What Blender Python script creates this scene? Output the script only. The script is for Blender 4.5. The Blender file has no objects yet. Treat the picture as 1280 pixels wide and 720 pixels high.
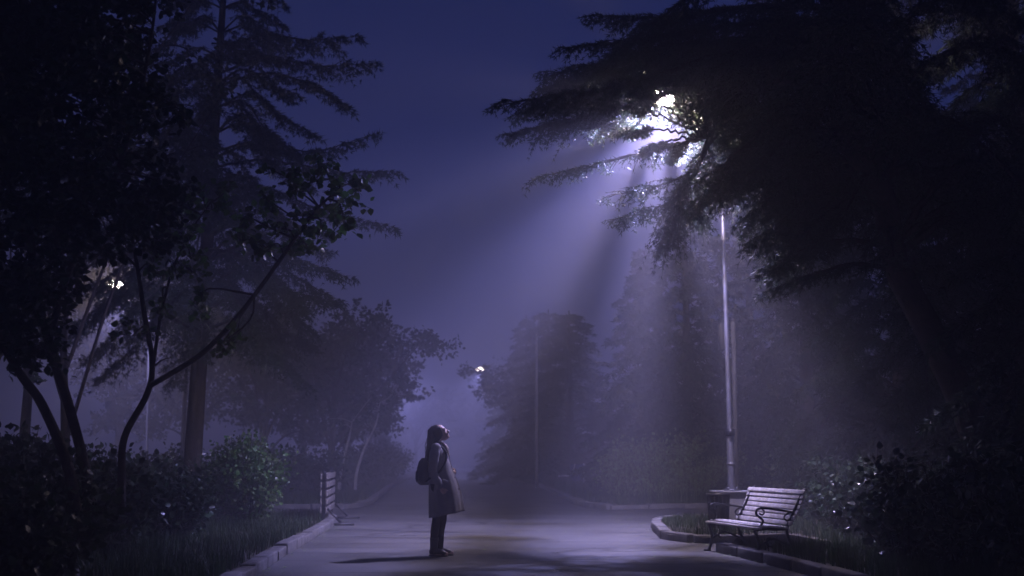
import bpy, bmesh, math
import numpy as np
from mathutils import Vector, Matrix

# ------------------------------------------------------------------ camera, sky, exposure
S = bpy.context.scene
COL = S.collection
FPX, CAM_H, HORIZON = 1600.0, 1.25, 570.0          # focal length in photo pixels, eye height, horizon row
TILT = math.atan((HORIZON - 360.0) / FPX)
cam = bpy.data.objects.new('camera', bpy.data.cameras.new('camera'))
COL.objects.link(cam)
cam.location = (0, 0, CAM_H)
cam.rotation_euler = (math.pi / 2 + TILT, 0, 0)
cam.data.sensor_width = 36.0
cam.data.lens = 36.0 * FPX / 1280.0
cam.data.clip_start, cam.data.clip_end = 0.1, 1000.0
cam.data.dof.use_dof = True
cam.data.dof.focus_distance = 17.0
cam.data.dof.aperture_fstop = 1.6
S.camera = cam

world = bpy.data.worlds.new('World')
S.world = world
world.use_nodes = True
wn, wl = world.node_tree.nodes, world.node_tree.links
sky = wn.new('ShaderNodeTexSky')
sky.sky_type = 'NISHITA'
sky.sun_disc = False
sky.sun_elevation = math.radians(6.0)
sky.sun_rotation = math.radians(200)
tint = wn.new('ShaderNodeMix'); tint.data_type = 'RGBA'; tint.blend_type = 'MULTIPLY'
tint.inputs['Factor'].default_value = 1.0
tint.inputs[7].default_value = (0.10, 0.125, 0.50, 1)
tcw = wn.new('ShaderNodeTexCoord'); sxyz = wn.new('ShaderNodeSeparateXYZ'); ramp = wn.new('ShaderNodeValToRGB')
wl.new(tcw.outputs['Generated'], sxyz.inputs[0]); wl.new(sxyz.outputs['Z'], ramp.inputs[0])
ramp.color_ramp.elements[0].position = 0.0; ramp.color_ramp.elements[0].color = (0.12, 0.14, 0.75, 1)      # deep blue night glow low down
ramp.color_ramp.elements[1].position = 0.45; ramp.color_ramp.elements[1].color = (0.105, 0.112, 0.39, 1)
wl.new(ramp.outputs[0], tint.inputs[7])
wl.new(sky.outputs[0], tint.inputs[6])
bg = wn['Background']
wl.new(tint.outputs[2], bg.inputs[0])
bg.inputs[1].default_value = 0.08

S.view_settings.view_transform = 'Standard'
S.view_settings.look = 'None'
S.view_settings.exposure = 0.0
S.view_settings.gamma = 1.0
S.render.engine = 'CYCLES'
cy = S.cycles
cy.use_denoising = True
cy.max_bounces = 4
cy.diffuse_bounces = 2
cy.glossy_bounces = 2
cy.transmission_bounces = 2
cy.volume_bounces = 1
cy.transparent_max_bounces = 4
cy.sample_clamp_indirect = 4.0
cy.use_light_tree = True

LAMP_POWER = 7000.0
K1, K2, K3, K4 = 1.0, 0.5, 0.4, 0.9
LAMP_COL = (0.40, 0.385, 1.0)
HAZE_DENSITY = 0.012

# ------------------------------------------------------------------ helpers
def P(u, v, Y):
    """point at depth Y that photo pixel (u, v) looks at"""
    dx, dy = (u - 640.0) / FPX, (360.0 - v) / FPX
    d = np.array([dx, math.cos(TILT) - dy * math.sin(TILT), math.sin(TILT) + dy * math.cos(TILT)])
    s = Y / d[1]
    return np.array([d[0] * s, Y, CAM_H + d[2] * s])

def G(u, v, z=0.0):
    dx, dy = (u - 640.0) / FPX, (360.0 - v) / FPX
    d = np.array([dx, math.cos(TILT) - dy * math.sin(TILT), math.sin(TILT) + dy * math.cos(TILT)])
    s = (z - CAM_H) / d[2]
    return np.array([d[0] * s, d[1] * s, z])

def GX(u, Y):
    """x at ground depth Y under photo column u"""
    return (u - 640.0) / FPX * Y * 0.995

def nrm(a):
    a = np.asarray(a, float)
    return a / (np.linalg.norm(a, axis=-1, keepdims=True) + 1e-9)

def spline(pts, n):
    p = np.asarray(pts, float)
    if len(p) == 2:
        t = np.linspace(0, 1, n)[:, None]
        return p[0] * (1 - t) + p[1] * t
    q = np.vstack([2 * p[0] - p[1], p, 2 * p[-1] - p[-2]])
    m = len(p) - 1
    tt = np.linspace(0, m - 1e-6, n)
    i = tt.astype(int); t = (tt - i)[:, None]
    a, b, c, d = q[i], q[i + 1], q[i + 2], q[i + 3]
    return 0.5 * ((2 * b) + (-a + c) * t + (2 * a - 5 * b + 4 * c - d) * t ** 2 + (-a + 3 * b - 3 * c + d) * t ** 3)

class MB:
    """collects vertices and faces, then links them as one mesh object"""
    def __init__(s):
        s.v, s.f, s.n = [], {}, 0
    def add(s, verts, *faces):
        verts = np.asarray(verts, float).reshape(-1, 3)
        for fa in faces:
            fa = np.asarray(fa, np.int64)
            if fa.size:
                s.f.setdefault(fa.shape[1], []).append(fa + s.n)
        s.v.append(verts); s.n += len(verts)
        return s
    def tube(s, pts, rad, n=6, cap=True):
        p = np.asarray(pts, float); m = len(p)
        r = np.broadcast_to(np.asarray(rad, float), (m,)) if np.ndim(rad) == 0 else np.interp(np.linspace(0, 1, m), np.linspace(0, 1, len(rad)), rad)
        t = nrm(np.gradient(p, axis=0))
        ref = np.array([0.0, 0, 1]) if abs(t[0][2]) < 0.9 else np.array([1.0, 0, 0])
        u = nrm(np.cross(t[0], ref)); us = []
        for k in range(m):
            u = nrm(u - t[k] * np.dot(u, t[k])); us.append(u)
        us = np.array(us); w = np.cross(t, us)
        a = np.linspace(0, 2 * math.pi, n, endpoint=False)
        ring = us[:, None] * np.cos(a)[None, :, None] + w[:, None] * np.sin(a)[None, :, None]
        v = p[:, None] + ring * r[:, None, None]
        k, j = np.meshgrid(np.arange(m - 1), np.arange(n), indexing='ij')
        j2 = (j + 1) % n
        q = np.stack([k * n + j, k * n + j2, (k + 1) * n + j2, (k + 1) * n + j], -1).reshape(-1, 4)
        s.add(v, q)
        if cap:
            base = s.n - m * n
            s.f.setdefault(n, []).append(np.array([np.arange(n)[::-1] + base, np.arange(n) + base + (m - 1) * n]))
        return s
    def loft(s, sec, n=20, cap=True, fold=0.0, nf=7, seed=0, open_=None):
        """sec: rows (cx, cy, z, rx, ry); horizontal ellipses stacked"""
        sec = np.asarray(sec, float); m = len(sec)
        a = np.linspace(0, 2 * math.pi, n, endpoint=False)
        v = np.zeros((m, n, 3))
        for k, (cx, cy_, z, rx, ry) in enumerate(sec):
            fa = fold * (k / max(m - 1, 1)) ** 1.3
            w = 1 + fa * np.sin(a * nf + seed + 0.25 * k) + fa * 0.6 * np.sin(a * (nf * 2 + 3) + seed * 2.1)
            v[k, :, 0] = cx + rx * w * np.cos(a); v[k, :, 1] = cy_ + ry * w * np.sin(a); v[k, :, 2] = z
        k, j = np.meshgrid(np.arange(m - 1), np.arange(n), indexing='ij'); j2 = (j + 1) % n
        q = np.stack([k * n + j, k * n + j2, (k + 1) * n + j2, (k + 1) * n + j], -1).reshape(-1, 4)
        if sec[-1][2] < sec[0][2]:
            q = q[:, ::-1]
        s.add(v, q)
        if cap:
            base = s.n - m * n
            c = np.array([np.arange(n)[::-1] + base, np.arange(n) + base + (m - 1) * n])
            if sec[-1][2] < sec[0][2]:
                c = c[:, ::-1]
            s.f.setdefault(n, []).append(c)
        return s
    def ball(s, c, r, nu=16, nv=10, M=None):
        r = np.broadcast_to(np.asarray(r, float), (3,))
        th = np.linspace(0, math.pi, nv + 1)[1:-1]; a = np.linspace(0, 2 * math.pi, nu, endpoint=False)
        v = np.array([[math.sin(t) * math.cos(x), math.sin(t) * math.sin(x), math.cos(t)] for t in th for x in a])
        v = np.vstack([v, [[0, 0, 1], [0, 0, -1]]]) * r
        if M is not None:
            v = v @ np.asarray(M).T
        v = v + np.asarray(c, float)
        m = nv - 1
        q = [[k * nu + j, (k + 1) * nu + j, (k + 1) * nu + (j + 1) % nu, k * nu + (j + 1) % nu] for k in range(m - 1) for j in range(nu)]
        t = [[m * nu, j, (j + 1) % nu] for j in range(nu)] + [[m * nu + 1, (m - 1) * nu + (j + 1) % nu, (m - 1) * nu + j] for j in range(nu)]
        return s.add(v, q, t)
    def box(s, c, size, rz=0.0, M=None):
        h = np.asarray(size, float) / 2
        v = np.array([[x, y, z] for x in (-1, 1) for y in (-1, 1) for z in (-1, 1)]) * h
        if M is None:
            M = np.array([[math.cos(rz), -math.sin(rz), 0], [math.sin(rz), math.cos(rz), 0], [0, 0, 1]])
        v = v @ np.asarray(M).T + np.asarray(c, float)
        return s.add(v, [[0, 1, 3, 2], [4, 6, 7, 5], [0, 4, 5, 1], [2, 3, 7, 6], [0, 2, 6, 4], [1, 5, 7, 3]])
    def tris(s, v):
        v = np.asarray(v, float).reshape(-1, 3, 3)
        return s.add(v.reshape(-1, 3), np.arange(len(v) * 3).reshape(-1, 3))
    def mesh(s, name):
        me = bpy.data.meshes.new(name)
        if not s.v:
            return me
        V = np.vstack(s.v); me.vertices.add(len(V)); me.vertices.foreach_set('co', V.astype(np.float32).ravel())
        loops, starts, at = [], [], 0
        for k, fs in s.f.items():
            fa = np.vstack(fs); loops.append(fa.ravel()); starts.append(at + np.arange(len(fa)) * k); at += fa.size
        L = np.concatenate(loops); ST = np.concatenate(starts)
        me.loops.add(len(L)); me.loops.foreach_set('vertex_index', L.astype(np.int32))
        me.polygons.add(len(ST)); me.polygons.foreach_set('loop_start', ST.astype(np.int32))
        me.update(calc_edges=True)
        me.validate()
        return me
    def build(s, name, mat, parent=None, smooth=False, bevel=0.0):
        me = s.mesh(name)
        if bevel:
            bm = bmesh.new(); bm.from_mesh(me)
            bmesh.ops.remove_doubles(bm, verts=bm.verts, dist=1e-5)
            ed = [e for e in bm.edges if len(e.link_faces) == 2 and e.calc_face_angle(0) > 0.6]
            bmesh.ops.bevel(bm, geom=ed, offset=bevel, segments=2, affect='EDGES', profile=0.6)
            bm.to_mesh(me); bm.free()
        if smooth:
            me.shade_smooth()
        me.materials.append(mat)
        o = bpy.data.objects.new(name, me); COL.objects.link(o)
        if parent is not None:
            o.parent = parent
        return o

def tag(o, label=None, cat=None, group=None, kind=None):
    for k, x in (('label', label), ('category', cat), ('group', group), ('kind', kind)):
        if x:
            o[k] = x
    return o

def empty(name, loc, label, cat, group=None, rz=0.0):
    o = bpy.data.objects.new(name, None); COL.objects.link(o)
    o.location = tuple(float(x) for x in loc); o.rotation_euler = (0, 0, rz); o.empty_display_size = 0.2
    return tag(o, label, cat, group)

def copy_tree(o, loc, rz=0.0, sc=1.0, label=None, parent=None):
    c = o.copy(); COL.objects.link(c)
    if parent is not None:
        c.parent = parent
    else:
        c.location = tuple(float(x) for x in loc); c.rotation_euler = (0, 0, rz)
        c.scale = (sc, sc, sc) if np.ndim(sc) == 0 else tuple(sc)
        if label:
            c['label'] = label
    for ch in list(o.children):
        copy_tree(ch, None, parent=c)
    return c

# ------------------------------------------------------------------ materials
def mat(name, col, rough=0.7, var=0.0, scale=8.0, bump=0.0, bscale=None, col2=None, metal=0.0, island=0.0, transl=0.0, spec=0.5, detail=6.0):
    m = bpy.data.materials.new(name); m.use_nodes = True
    n, l = m.node_tree.nodes, m.node_tree.links
    b = n['Principled BSDF']; b.inputs['Roughness'].default_value = rough; b.inputs['Metallic'].default_value = metal
    b.inputs['Specular IOR Level'].default_value = spec
    c = n.new('ShaderNodeRGB'); c.outputs[0].default_value = (*col, 1)
    out = c.outputs[0]
    tc = n.new('ShaderNodeTexCoord')
    if col2 is not None or var:
        nz = n.new('ShaderNodeTexNoise'); nz.inputs['Scale'].default_value = scale; nz.inputs['Detail'].default_value = detail
        nz.inputs['Roughness'].default_value = 0.65
        l.new(tc.outputs['Object'], nz.inputs['Vector'])
        rp = n.new('ShaderNodeValToRGB')
        rp.color_ramp.elements[0].position = 0.32; rp.color_ramp.elements[1].position = 0.68
        c2 = col2 if col2 is not None else tuple(x * (1 + var) for x in col)
        c1 = col if col2 is not None else tuple(x * (1 - var) for x in col)
        rp.color_ramp.elements[0].color = (*c1, 1); rp.color_ramp.elements[1].color = (*c2, 1)
        l.new(nz.outputs['Fac'], rp.inputs[0]); out = rp.outputs[0]
        rr = n.new('ShaderNodeMapRange'); rr.inputs[3].default_value = rough - 0.12; rr.inputs[4].default_value = min(1, rough + 0.12)
        l.new(nz.outputs['Fac'], rr.inputs[0]); l.new(rr.outputs[0], b.inputs['Roughness'])
    if island:
        ge = n.new('ShaderNodeNewGeometry'); hs = n.new('ShaderNodeHueSaturation')
        mr = n.new('ShaderNodeMapRange'); mr.inputs[3].default_value = 1 - island; mr.inputs[4].default_value = 1 + island
        mh = n.new('ShaderNodeMapRange'); mh.inputs[3].default_value = 0.47; mh.inputs[4].default_value = 0.53
        l.new(ge.outputs['Random Per Island'], mr.inputs[0]); l.new(ge.outputs['Random Per Island'], mh.inputs[0])
        l.new(mr.outputs[0], hs.inputs['Value']); l.new(mh.outputs[0], hs.inputs['Hue']); l.new(out, hs.inputs['Color']); out = hs.outputs[0]
    l.new(out, b.inputs['Base Color'])
    if bump:
        nb = n.new('ShaderNodeTexNoise'); nb.inputs['Scale'].default_value = bscale or scale * 6; nb.inputs['Detail'].default_value = 8
        l.new(tc.outputs['Object'], nb.inputs['Vector'])
        bp = n.new('ShaderNodeBump'); bp.inputs['Strength'].default_value = bump; bp.inputs['Distance'].default_value = 0.02
        l.new(nb.outputs['Fac'], bp.inputs['Height']); l.new(bp.outputs[0], b.inputs['Normal'])
    if transl:
        tr = n.new('ShaderNodeBsdfTranslucent'); mx = n.new('ShaderNodeMixShader'); mx.inputs[0].default_value = transl
        l.new(out, tr.inputs['Color']); l.new(b.outputs[0], mx.inputs[1]); l.new(tr.outputs[0], mx.inputs[2])
        l.new(mx.outputs[0], n['Material Output'].inputs['Surface'])
    return m

def emit(name, col, strength):
    m = bpy.data.materials.new(name); m.use_nodes = True
    b = m.node_tree.nodes['Principled BSDF']
    b.inputs['Emission Color'].default_value = (*col, 1); b.inputs['Emission Strength'].default_value = strength
    b.inputs['Base Color'].default_value = (0.8, 0.8, 0.8, 1)
    return m

M = dict(
    earth=mat('earth', (0.035, 0.03, 0.022), 0.95, col2=(0.07, 0.06, 0.04), scale=3, bump=0.6, bscale=25),
    kerb=mat('kerb_concrete', (0.09, 0.087, 0.084), 0.88, col2=(0.21, 0.203, 0.196), scale=4, bump=0.4, bscale=40, spec=0.3),
    concrete=mat('concrete', (0.16, 0.155, 0.15), 0.85, col2=(0.3, 0.29, 0.28), scale=5, bump=0.4, bscale=40, spec=0.3),
    bark=mat('bark', (0.03, 0.025, 0.02), 0.9, col2=(0.075, 0.062, 0.05), scale=9, bump=0.9, bscale=22, spec=0.2),
    pale_bark=mat('pale_bark', (0.30, 0.29, 0.27), 0.8, col2=(0.45, 0.44, 0.42), scale=6, bump=0.4),
    needle=mat('needle', (0.032, 0.052, 0.026), 0.55, island=0.45, transl=0.25, spec=0.4),
    needle_far=mat('needle_far', (0.03, 0.05, 0.028), 0.7, island=0.4, transl=0.2, spec=0.2),
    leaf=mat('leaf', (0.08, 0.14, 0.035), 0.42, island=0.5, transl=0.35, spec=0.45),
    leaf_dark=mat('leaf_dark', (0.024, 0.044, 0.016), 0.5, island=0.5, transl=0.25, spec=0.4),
    leaf_gloss=mat('leaf_gloss', (0.028, 0.05, 0.022), 0.28, island=0.4, transl=0.12, spec=0.6),
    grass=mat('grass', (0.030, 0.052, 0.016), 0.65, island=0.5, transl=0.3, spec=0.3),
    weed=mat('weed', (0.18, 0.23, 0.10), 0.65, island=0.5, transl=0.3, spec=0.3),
    galv=mat('galvanised_steel', (0.18, 0.18, 0.19), 0.5, var=0.2, scale=10, bump=0.1, metal=0.6),
    iron=mat('black_iron', (0.015, 0.015, 0.017), 0.45, var=0.3, scale=20, bump=0.15, spec=0.5),
    wood_paint=mat('pale_painted_slat', (0.36, 0.33, 0.29), 0.55, col2=(0.66, 0.63, 0.59), scale=9, bump=0.25),
    wood_old=mat('old_board', (0.13, 0.115, 0.10), 0.8, col2=(0.24, 0.22, 0.19), scale=6, bump=0.3),
    pole_wood=mat('grey_pole', (0.06, 0.057, 0.055), 0.8, col2=(0.12, 0.115, 0.11), scale=6, bump=0.3),
    blue_paint=mat('blue_paint', (0.03, 0.06, 0.19), 0.5, var=0.3, scale=9),
    white_paint_lit_slats=mat('white_paint_lit_slats', (0.8, 0.8, 0.8), 0.5, var=0.1, scale=9),
    bin=mat('dark_bin_metal', (0.022, 0.022, 0.026), 0.5, var=0.3, scale=14),
    skin=mat('skin', (0.50, 0.34, 0.27), 0.5, var=0.06, scale=30),
    hair=mat('hair', (0.022, 0.014, 0.010), 0.42, var=0.4, scale=40, spec=0.5),
    coat=mat('coat_cloth', (0.25, 0.238, 0.25), 0.85, var=0.12, scale=12, bump=0.12, bscale=160, spec=0.2),
    scarf=mat('scarf_cloth', (0.40, 0.35, 0.32), 0.9, var=0.2, scale=30, bump=0.3, bscale=120, spec=0.15),
    trousers=mat('dark_trousers', (0.02, 0.02, 0.026), 0.8, var=0.2, scale=20, spec=0.2),
    boot=mat('boot_leather', (0.03, 0.024, 0.02), 0.4, var=0.3, scale=15),
    pack=mat('backpack_cloth', (0.02, 0.02, 0.028), 0.75, var=0.2, scale=20, bump=0.15, bscale=120, spec=0.25),
    eye=mat('eye', (0.5, 0.5, 0.5), 0.15),
    housing=mat('lamp_housing', (0.2, 0.2, 0.21), 0.5, metal=0.4),
    lens=emit('lamp_lens', (1.0, 0.77, 0.72), 2100.0), lens_mid=emit('lamp_lens_mid', (1.0, 0.78, 0.74), 320.0), lens_far=emit('lamp_lens_far', (1.0, 0.82, 0.76), 10.0),
)

def asphalt():
    m = mat('asphalt', (0.072, 0.071, 0.071), 0.72, col2=(0.122, 0.120, 0.119), scale=0.5, bump=0.35, bscale=70, spec=0.45, detail=10)
    n, l = m.node_tree.nodes, m.node_tree.links
    b = n['Principled BSDF']; src = b.inputs['Base Color'].links[0].from_socket
    tc = n.new('ShaderNodeTexCoord')
    # old repair seams and cracks running mostly across the way
    mp = n.new('ShaderNodeMapping'); mp.inputs['Scale'].default_value = (0.16, 0.75, 1); l.new(tc.outputs['Object'], mp.inputs[0])
    wz = n.new('ShaderNodeTexNoise'); wz.inputs['Scale'].default_value = 0.8; wz.inputs['Detail'].default_value = 5; l.new(tc.outputs['Object'], wz.inputs['Vector'])
    ad = n.new('ShaderNodeMix'); ad.data_type = 'RGBA'; ad.blend_type = 'LINEAR_LIGHT'; ad.inputs[0].default_value = 0.3
    l.new(mp.outputs[0], ad.inputs[6]); l.new(wz.outputs['Color'], ad.inputs[7])
    vo = n.new('ShaderNodeTexVoronoi'); vo.feature = 'DISTANCE_TO_EDGE'; vo.inputs['Scale'].default_value = 1.0; l.new(ad.outputs[2], vo.inputs['Vector'])
    rp = n.new('ShaderNodeValToRGB'); rp.color_ramp.elements[0].position = 0.0; rp.color_ramp.elements[1].position = 0.03
    rp.color_ramp.elements[0].color = (0.2, 0.2, 0.2, 1); rp.color_ramp.elements[1].color = (1, 1, 1, 1)
    l.new(vo.outputs['Distance'], rp.inputs[0])
    fz = n.new('ShaderNodeTexNoise'); fz.inputs['Scale'].default_value = 90; fz.inputs['Detail'].default_value = 3; l.new(tc.outputs['Object'], fz.inputs['Vector'])
    fr = n.new('ShaderNodeMapRange'); fr.inputs[3].default_value = 0.45; fr.inputs[4].default_value = 1.55; l.new(fz.outputs['Fac'], fr.inputs[0])
    sp = n.new('ShaderNodeMapping'); sp.inputs['Scale'].default_value = (0.12, 0.9, 1); l.new(tc.outputs['Object'], sp.inputs[0])
    sz = n.new('ShaderNodeTexNoise'); sz.inputs['Scale'].default_value = 1.0; sz.inputs['Detail'].default_value = 4; l.new(sp.outputs[0], sz.inputs['Vector'])
    sr = n.new('ShaderNodeMapRange'); sr.inputs[1].default_value = 0.35; sr.inputs[2].default_value = 0.65; sr.inputs[3].default_value = 0.8; sr.inputs[4].default_value = 1.2; l.new(sz.outputs['Fac'], sr.inputs[0])
    for k, o in enumerate((rp.outputs[0], fr.outputs[0], sr.outputs[0])):
        mx = n.new('ShaderNodeMix'); mx.data_type = 'RGBA'; mx.blend_type = 'MULTIPLY'; mx.inputs[0].default_value = 1.0
        l.new(src, mx.inputs[6]); l.new(o, mx.inputs[7]); src = mx.outputs[2]
    l.new(src, b.inputs['Base Color'])
    return m
M['asphalt'] = asphalt()

# ------------------------------------------------------------------ ground, road, verges, kerbs
def poly(name, pts, z, material, kind='structure'):
    bm = bmesh.new()
    vs = [bm.verts.new((float(p[0]), float(p[1]), z)) for p in pts]
    f = bm.faces.new(vs); bmesh.ops.triangulate(bm, faces=[f])
    bmesh.ops.recalc_face_normals(bm, faces=bm.faces)
    if sum(fc.normal.z for fc in bm.faces) < 0:
        bmesh.ops.reverse_faces(bm, faces=bm.faces)
    me = bpy.data.meshes.new(name); bm.to_mesh(me); bm.free(); me.materials.append(material)
    o = bpy.data.objects.new(name, me); COL.objects.link(o)
    if kind:
        o['kind'] = kind
    return o

W = 148.0
poly('ground', [(-W, -W + 60), (W, -W + 60), (W, W + 60), (-W, W + 60)], -0.03, M['earth'])
poly('road', [(-60, -20), (60, -20), (60, 60), (9, 60), (0, 205), (-18, 205), (-9, 60), (-60, 60)], 0.0, M['asphalt'])

VZ = 0.09
def chain(*uv):
    return [G(u, v)[:2] for u, v in uv]
left_near = [(-1.9, 1.0)] + chain((310, 720), (345, 697), (385, 674), (408, 660), (416, 653), (414, 648))
left_near_k = left_near + [(-4.6, 25.5), (-9, 25.8), (-40, 26.2)]
left_far_k = [(-40, 30.8), (-9, 31.0)] + chain((418, 637), (445, 635), (460, 631), (472, 622), (488, 610)) + [(-5.2, 60), (-6.3, 90), (-10, 195)]
right_far_k = [(-1.8, 195), (-0.2, 95), (0.55, 70)] + chain((664, 604), (690, 614), (718, 629), (735, 634.5), (760, 637), (880, 635)) + [(9, 30.5), (40, 29.5)]
island = chain((819, 658), (822, 664), (835, 676), (886, 680)) + [(3.35, 19.2), (4.2, 20.6), (7.5, 21.2), (40, 22)]
island_k = [(40, 25.2), (9, 25.2)] + chain((872, 652), (835, 652.5), (822, 655)) + island[:4] + [(3.3, 19.0)]
right_near_k = [(6.0, 1.0)] + chain((1250, 790), (1030, 722), (960, 704), (912, 692), (902, 690))

beds = [
    poly('verge', left_near_k + [(-60, 26.2), (-60, 1)], VZ, M['earth']),
    poly('verge', left_far_k + [(-60, 195), (-60, 30.8)], VZ, M['earth']),
    poly('verge', right_far_k + [(60, 29.5), (60, 195)], VZ, M['earth']),
    poly('verge', island_k + [(4.1, 19.6), (4.5, 17.0), (3.45, 16.2), (2.78, 16.55)] + [tuple(p) for p in right_near_k[::-1][1:]] + [(60, 1), (60, 25.2)], VZ, M['earth']),
]

def kerb(name, line, seed, flip=1):
    rng = np.random.default_rng(seed)
    p = np.array([[x[0], x[1], 0] for x in line], float)
    seg = np.linalg.norm(np.diff(p, axis=0), axis=1); s = np.concatenate([[0], np.cumsum(seg)])
    mb = MB(); d = 0.0
    while d < s[-1] - 0.1:
        L = min(0.98, s[-1] - d)
        a = np.array([np.interp(d + 0.010, s, p[:, k]) for k in range(3)]); b = np.array([np.interp(d + L - 0.010, s, p[:, k]) for k in range(3)])
        c = (a + b) / 2; ang = math.atan2(b[1] - a[1], b[0] - a[0]) + rng.normal() * 0.012
        h = 0.135 + rng.normal() * 0.009
        mb.box((c[0], c[1], h / 2 - 0.01), (np.linalg.norm(b - a), 0.17, h), ang)
        d += L
    o = mb.build(name, M['kerb'], None, bevel=0.018)
    o['kind'] = 'structure'
    return o
kerb('kerb', left_near_k, 1)
kerb('kerb', left_far_k, 2)
kerb('kerb', right_far_k, 3)
kerb('kerb', island_k, 4)
kerb('kerb', right_near_k, 5)

# ------------------------------------------------------------------ haze
hb = MB(); hb.box((0, 60, 11.0), (2 * W + 2, 2 * W + 2, 24.0))
hz = hb.build('haze', bpy.data.materials.new('haze'))
hm = hz.data.materials[0]; hm.use_nodes = True
for nd in list(hm.node_tree.nodes):
    if nd.type != 'OUTPUT_MATERIAL':
        hm.node_tree.nodes.remove(nd)
pv = hm.node_tree.nodes.new('ShaderNodeVolumePrincipled')
pv.inputs['Color'].default_value = (0.92, 0.92, 1.0, 1); pv.inputs['Density'].default_value = HAZE_DENSITY; pv.inputs['Anisotropy'].default_value = 0.5
hm.node_tree.links.new(pv.outputs[0], hm.node_tree.nodes['Material Output'].inputs['Volume'])
tag(hz, kind='stuff')

# ------------------------------------------------------------------ street lamps
def street_lamp(base, top_z, arm, label, power, plinth_z=0.0, n=14, spot=0):
    """tapered steel pole, curved bracket arm, cobra lamp head with a glowing lens"""
    root = empty('street_lamp', (base[0], base[1], plinth_z), label, 'street lamp', 'street lamps along the path')
    tz = top_z - plinth_z
    lean = -0.012 * tz
    pole = MB()
    prof = [(0, .068), (.02, .068), (.28, .066), (.9, .064), (.94, .050), (.98, .046), (tz * .75, .034), (tz, .030)]
    zz = np.array([p[0] for p in prof]); rr = np.array([p[1] for p in prof])
    pole.tube(np.stack([lean * (zz / tz), 0 * zz, zz], -1), rr, n, True)
    # keep the exact profile radii
    pole.build('pole', M['galv'], root, smooth=True)
    fl = MB(); fl.tube([(0, 0, 0.0), (0, 0, 0.025)], 0.14, 4)
    for a in range(4):
        an = a * math.pi / 2 + .78
        fl.tube([(.1 * math.cos(an), .1 * math.sin(an), .02), (.1 * math.cos(an), .1 * math.sin(an), .06)], .014, 6)
    fl.build('base_flange', M['galv'], root)
    fl = MB(); fl.tube([(0, 0, .44), (0, 0, .475)], .078, n); fl.build('collar', M['galv'], root)
    cl = MB(); cl.tube([(lean * .14, 0, .93), (lean * .14, 0, 1.06)], .082, n); cl.box((lean * .14, -.09, 1.0), (.09, .05, .1))
    cl.build('clamp', M['iron'], root)
    ax, ay, az = arm
    top = np.array([lean, 0, tz])
    am = MB()
    pts = spline([top - (0, 0, .25), top, top + np.array([ax * .3, ay * .3, az * .75 + .06]), top + np.array([ax * .85, ay * .85, az])], 14)
    am.tube(pts, .028, 8); am.build('arm', M['galv'], root, smooth=True)
    d = nrm(np.array([ax, ay, 0.0])); yaw = math.atan2(d[1], d[0])
    hp = top + np.array(arm)
    hd = MB(); R = np.array([[math.cos(yaw), -math.sin(yaw), 0], [math.sin(yaw), math.cos(yaw), 0], [0, 0, 1]])
    loc = []
    for x, w, h in ((-.34, .04, .045), (-.26, .07, .06), (-.1, .13, .085), (.1, .15, .09), (.24, .13, .075), (.32, .08, .04)):
        loc.append((x, w, h))
    vs = []
    for x, w, h in loc:
        for k in range(10):
            a = math.pi * k / 9
            vs.append((x, w * math.cos(a), h * math.sin(a) + .03))
    m = len(loc); q = [[k * 10 + j, k * 10 + j + 1, (k + 1) * 10 + j + 1, (k + 1) * 10 + j] for k in range(m - 1) for j in range(9)]
    q += [[k * 10 + 9, k * 10, (k + 1) * 10, (k + 1) * 10 + 9] for k in range(m - 1)]
    hd.add(np.array(vs) @ R.T + hp, q)
    head = hd.build('lamp_head', M['housing'], root, smooth=False)
    ln = MB(); ln.ball(hp + R @ np.array([.06, 0, .015]), (.24, .16, .125), 16, 10, M=R)
    ln.build('lens', M['lens' if plinth_z else 'lens_mid' if spot == 140 and n > 8 else 'lens_far'], head, smooth=True)
    L = bpy.data.lights.new('lamp_light', 'SPOT' if spot else 'POINT')
    if spot:
        L.spot_size = math.radians(spot); L.spot_blend = 1.0
    L.energy = power; L.color = LAMP_COL; L.shadow_soft_size = 0.05
    lo = bpy.data.objects.new('lamp_light', L); COL.objects.link(lo); lo.parent = root
    lo.location = tuple(float(x) for x in hp + np.array([0.0, 0, -.16]))
    if plinth_z:
        lo.rotation_euler = (math.radians(7), math.radians(22), 0)      # only the light is turned, to throw its shafts left; the head stays level
    return root

pb = np.array([GX(913, 22.3), 22.3]); top = P(898, 182, 22.3); lampp = P(832, 124, 19.7)
street_lamp(pb, top[2], lampp - (pb[0] - .012 * (top[2] - .66), 22.3, top[2]), 'tall pale steel street lamp shining through the conifer boughs beside the near bench', LAMP_POWER * K1, 0.66, spot=177)
tl = P(187, 395, 39.8); ll = P(147, 357, 39.0)
street_lamp((tl[0] + .08, 39.8), tl[2], ll - (tl[0], 39.8, tl[2]), 'lit street lamp glowing behind the dark leaves of the left trees', LAMP_POWER * K2, spot=140)
tf = P(622, 470, 80.0); lf = P(601, 462, 79.0)
street_lamp((1.0, 80.0), lf[2] - .3, (lf[0] - .92, -1.0, .3), 'distant lit street lamp half hidden by a crown over the far path', LAMP_POWER * K3, n=8, spot=172)
street_lamp((-12.6, 118.0), 6.8, (1.6, 0, .3), 'farthest street lamp, its glow filling the end of the path', LAMP_POWER * K4, n=8)

# concrete plinth under the near lamp
pl = MB(); pl.box((pb[0], 22.3, .31), (.60, .60, .66)); 
pl2 = MB(); pl2.box((pb[0], 22.3, .645), (.68, .68, .03))
pr = empty('lamp_plinth', (0, 0, 0), 'square concrete plinth carrying the near lamp pole behind the bench', 'plinth')
pl.build('block', M['concrete'], pr, bevel=.015); pl2.build('cap_slab', M['concrete'], pr, bevel=.008)

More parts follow.
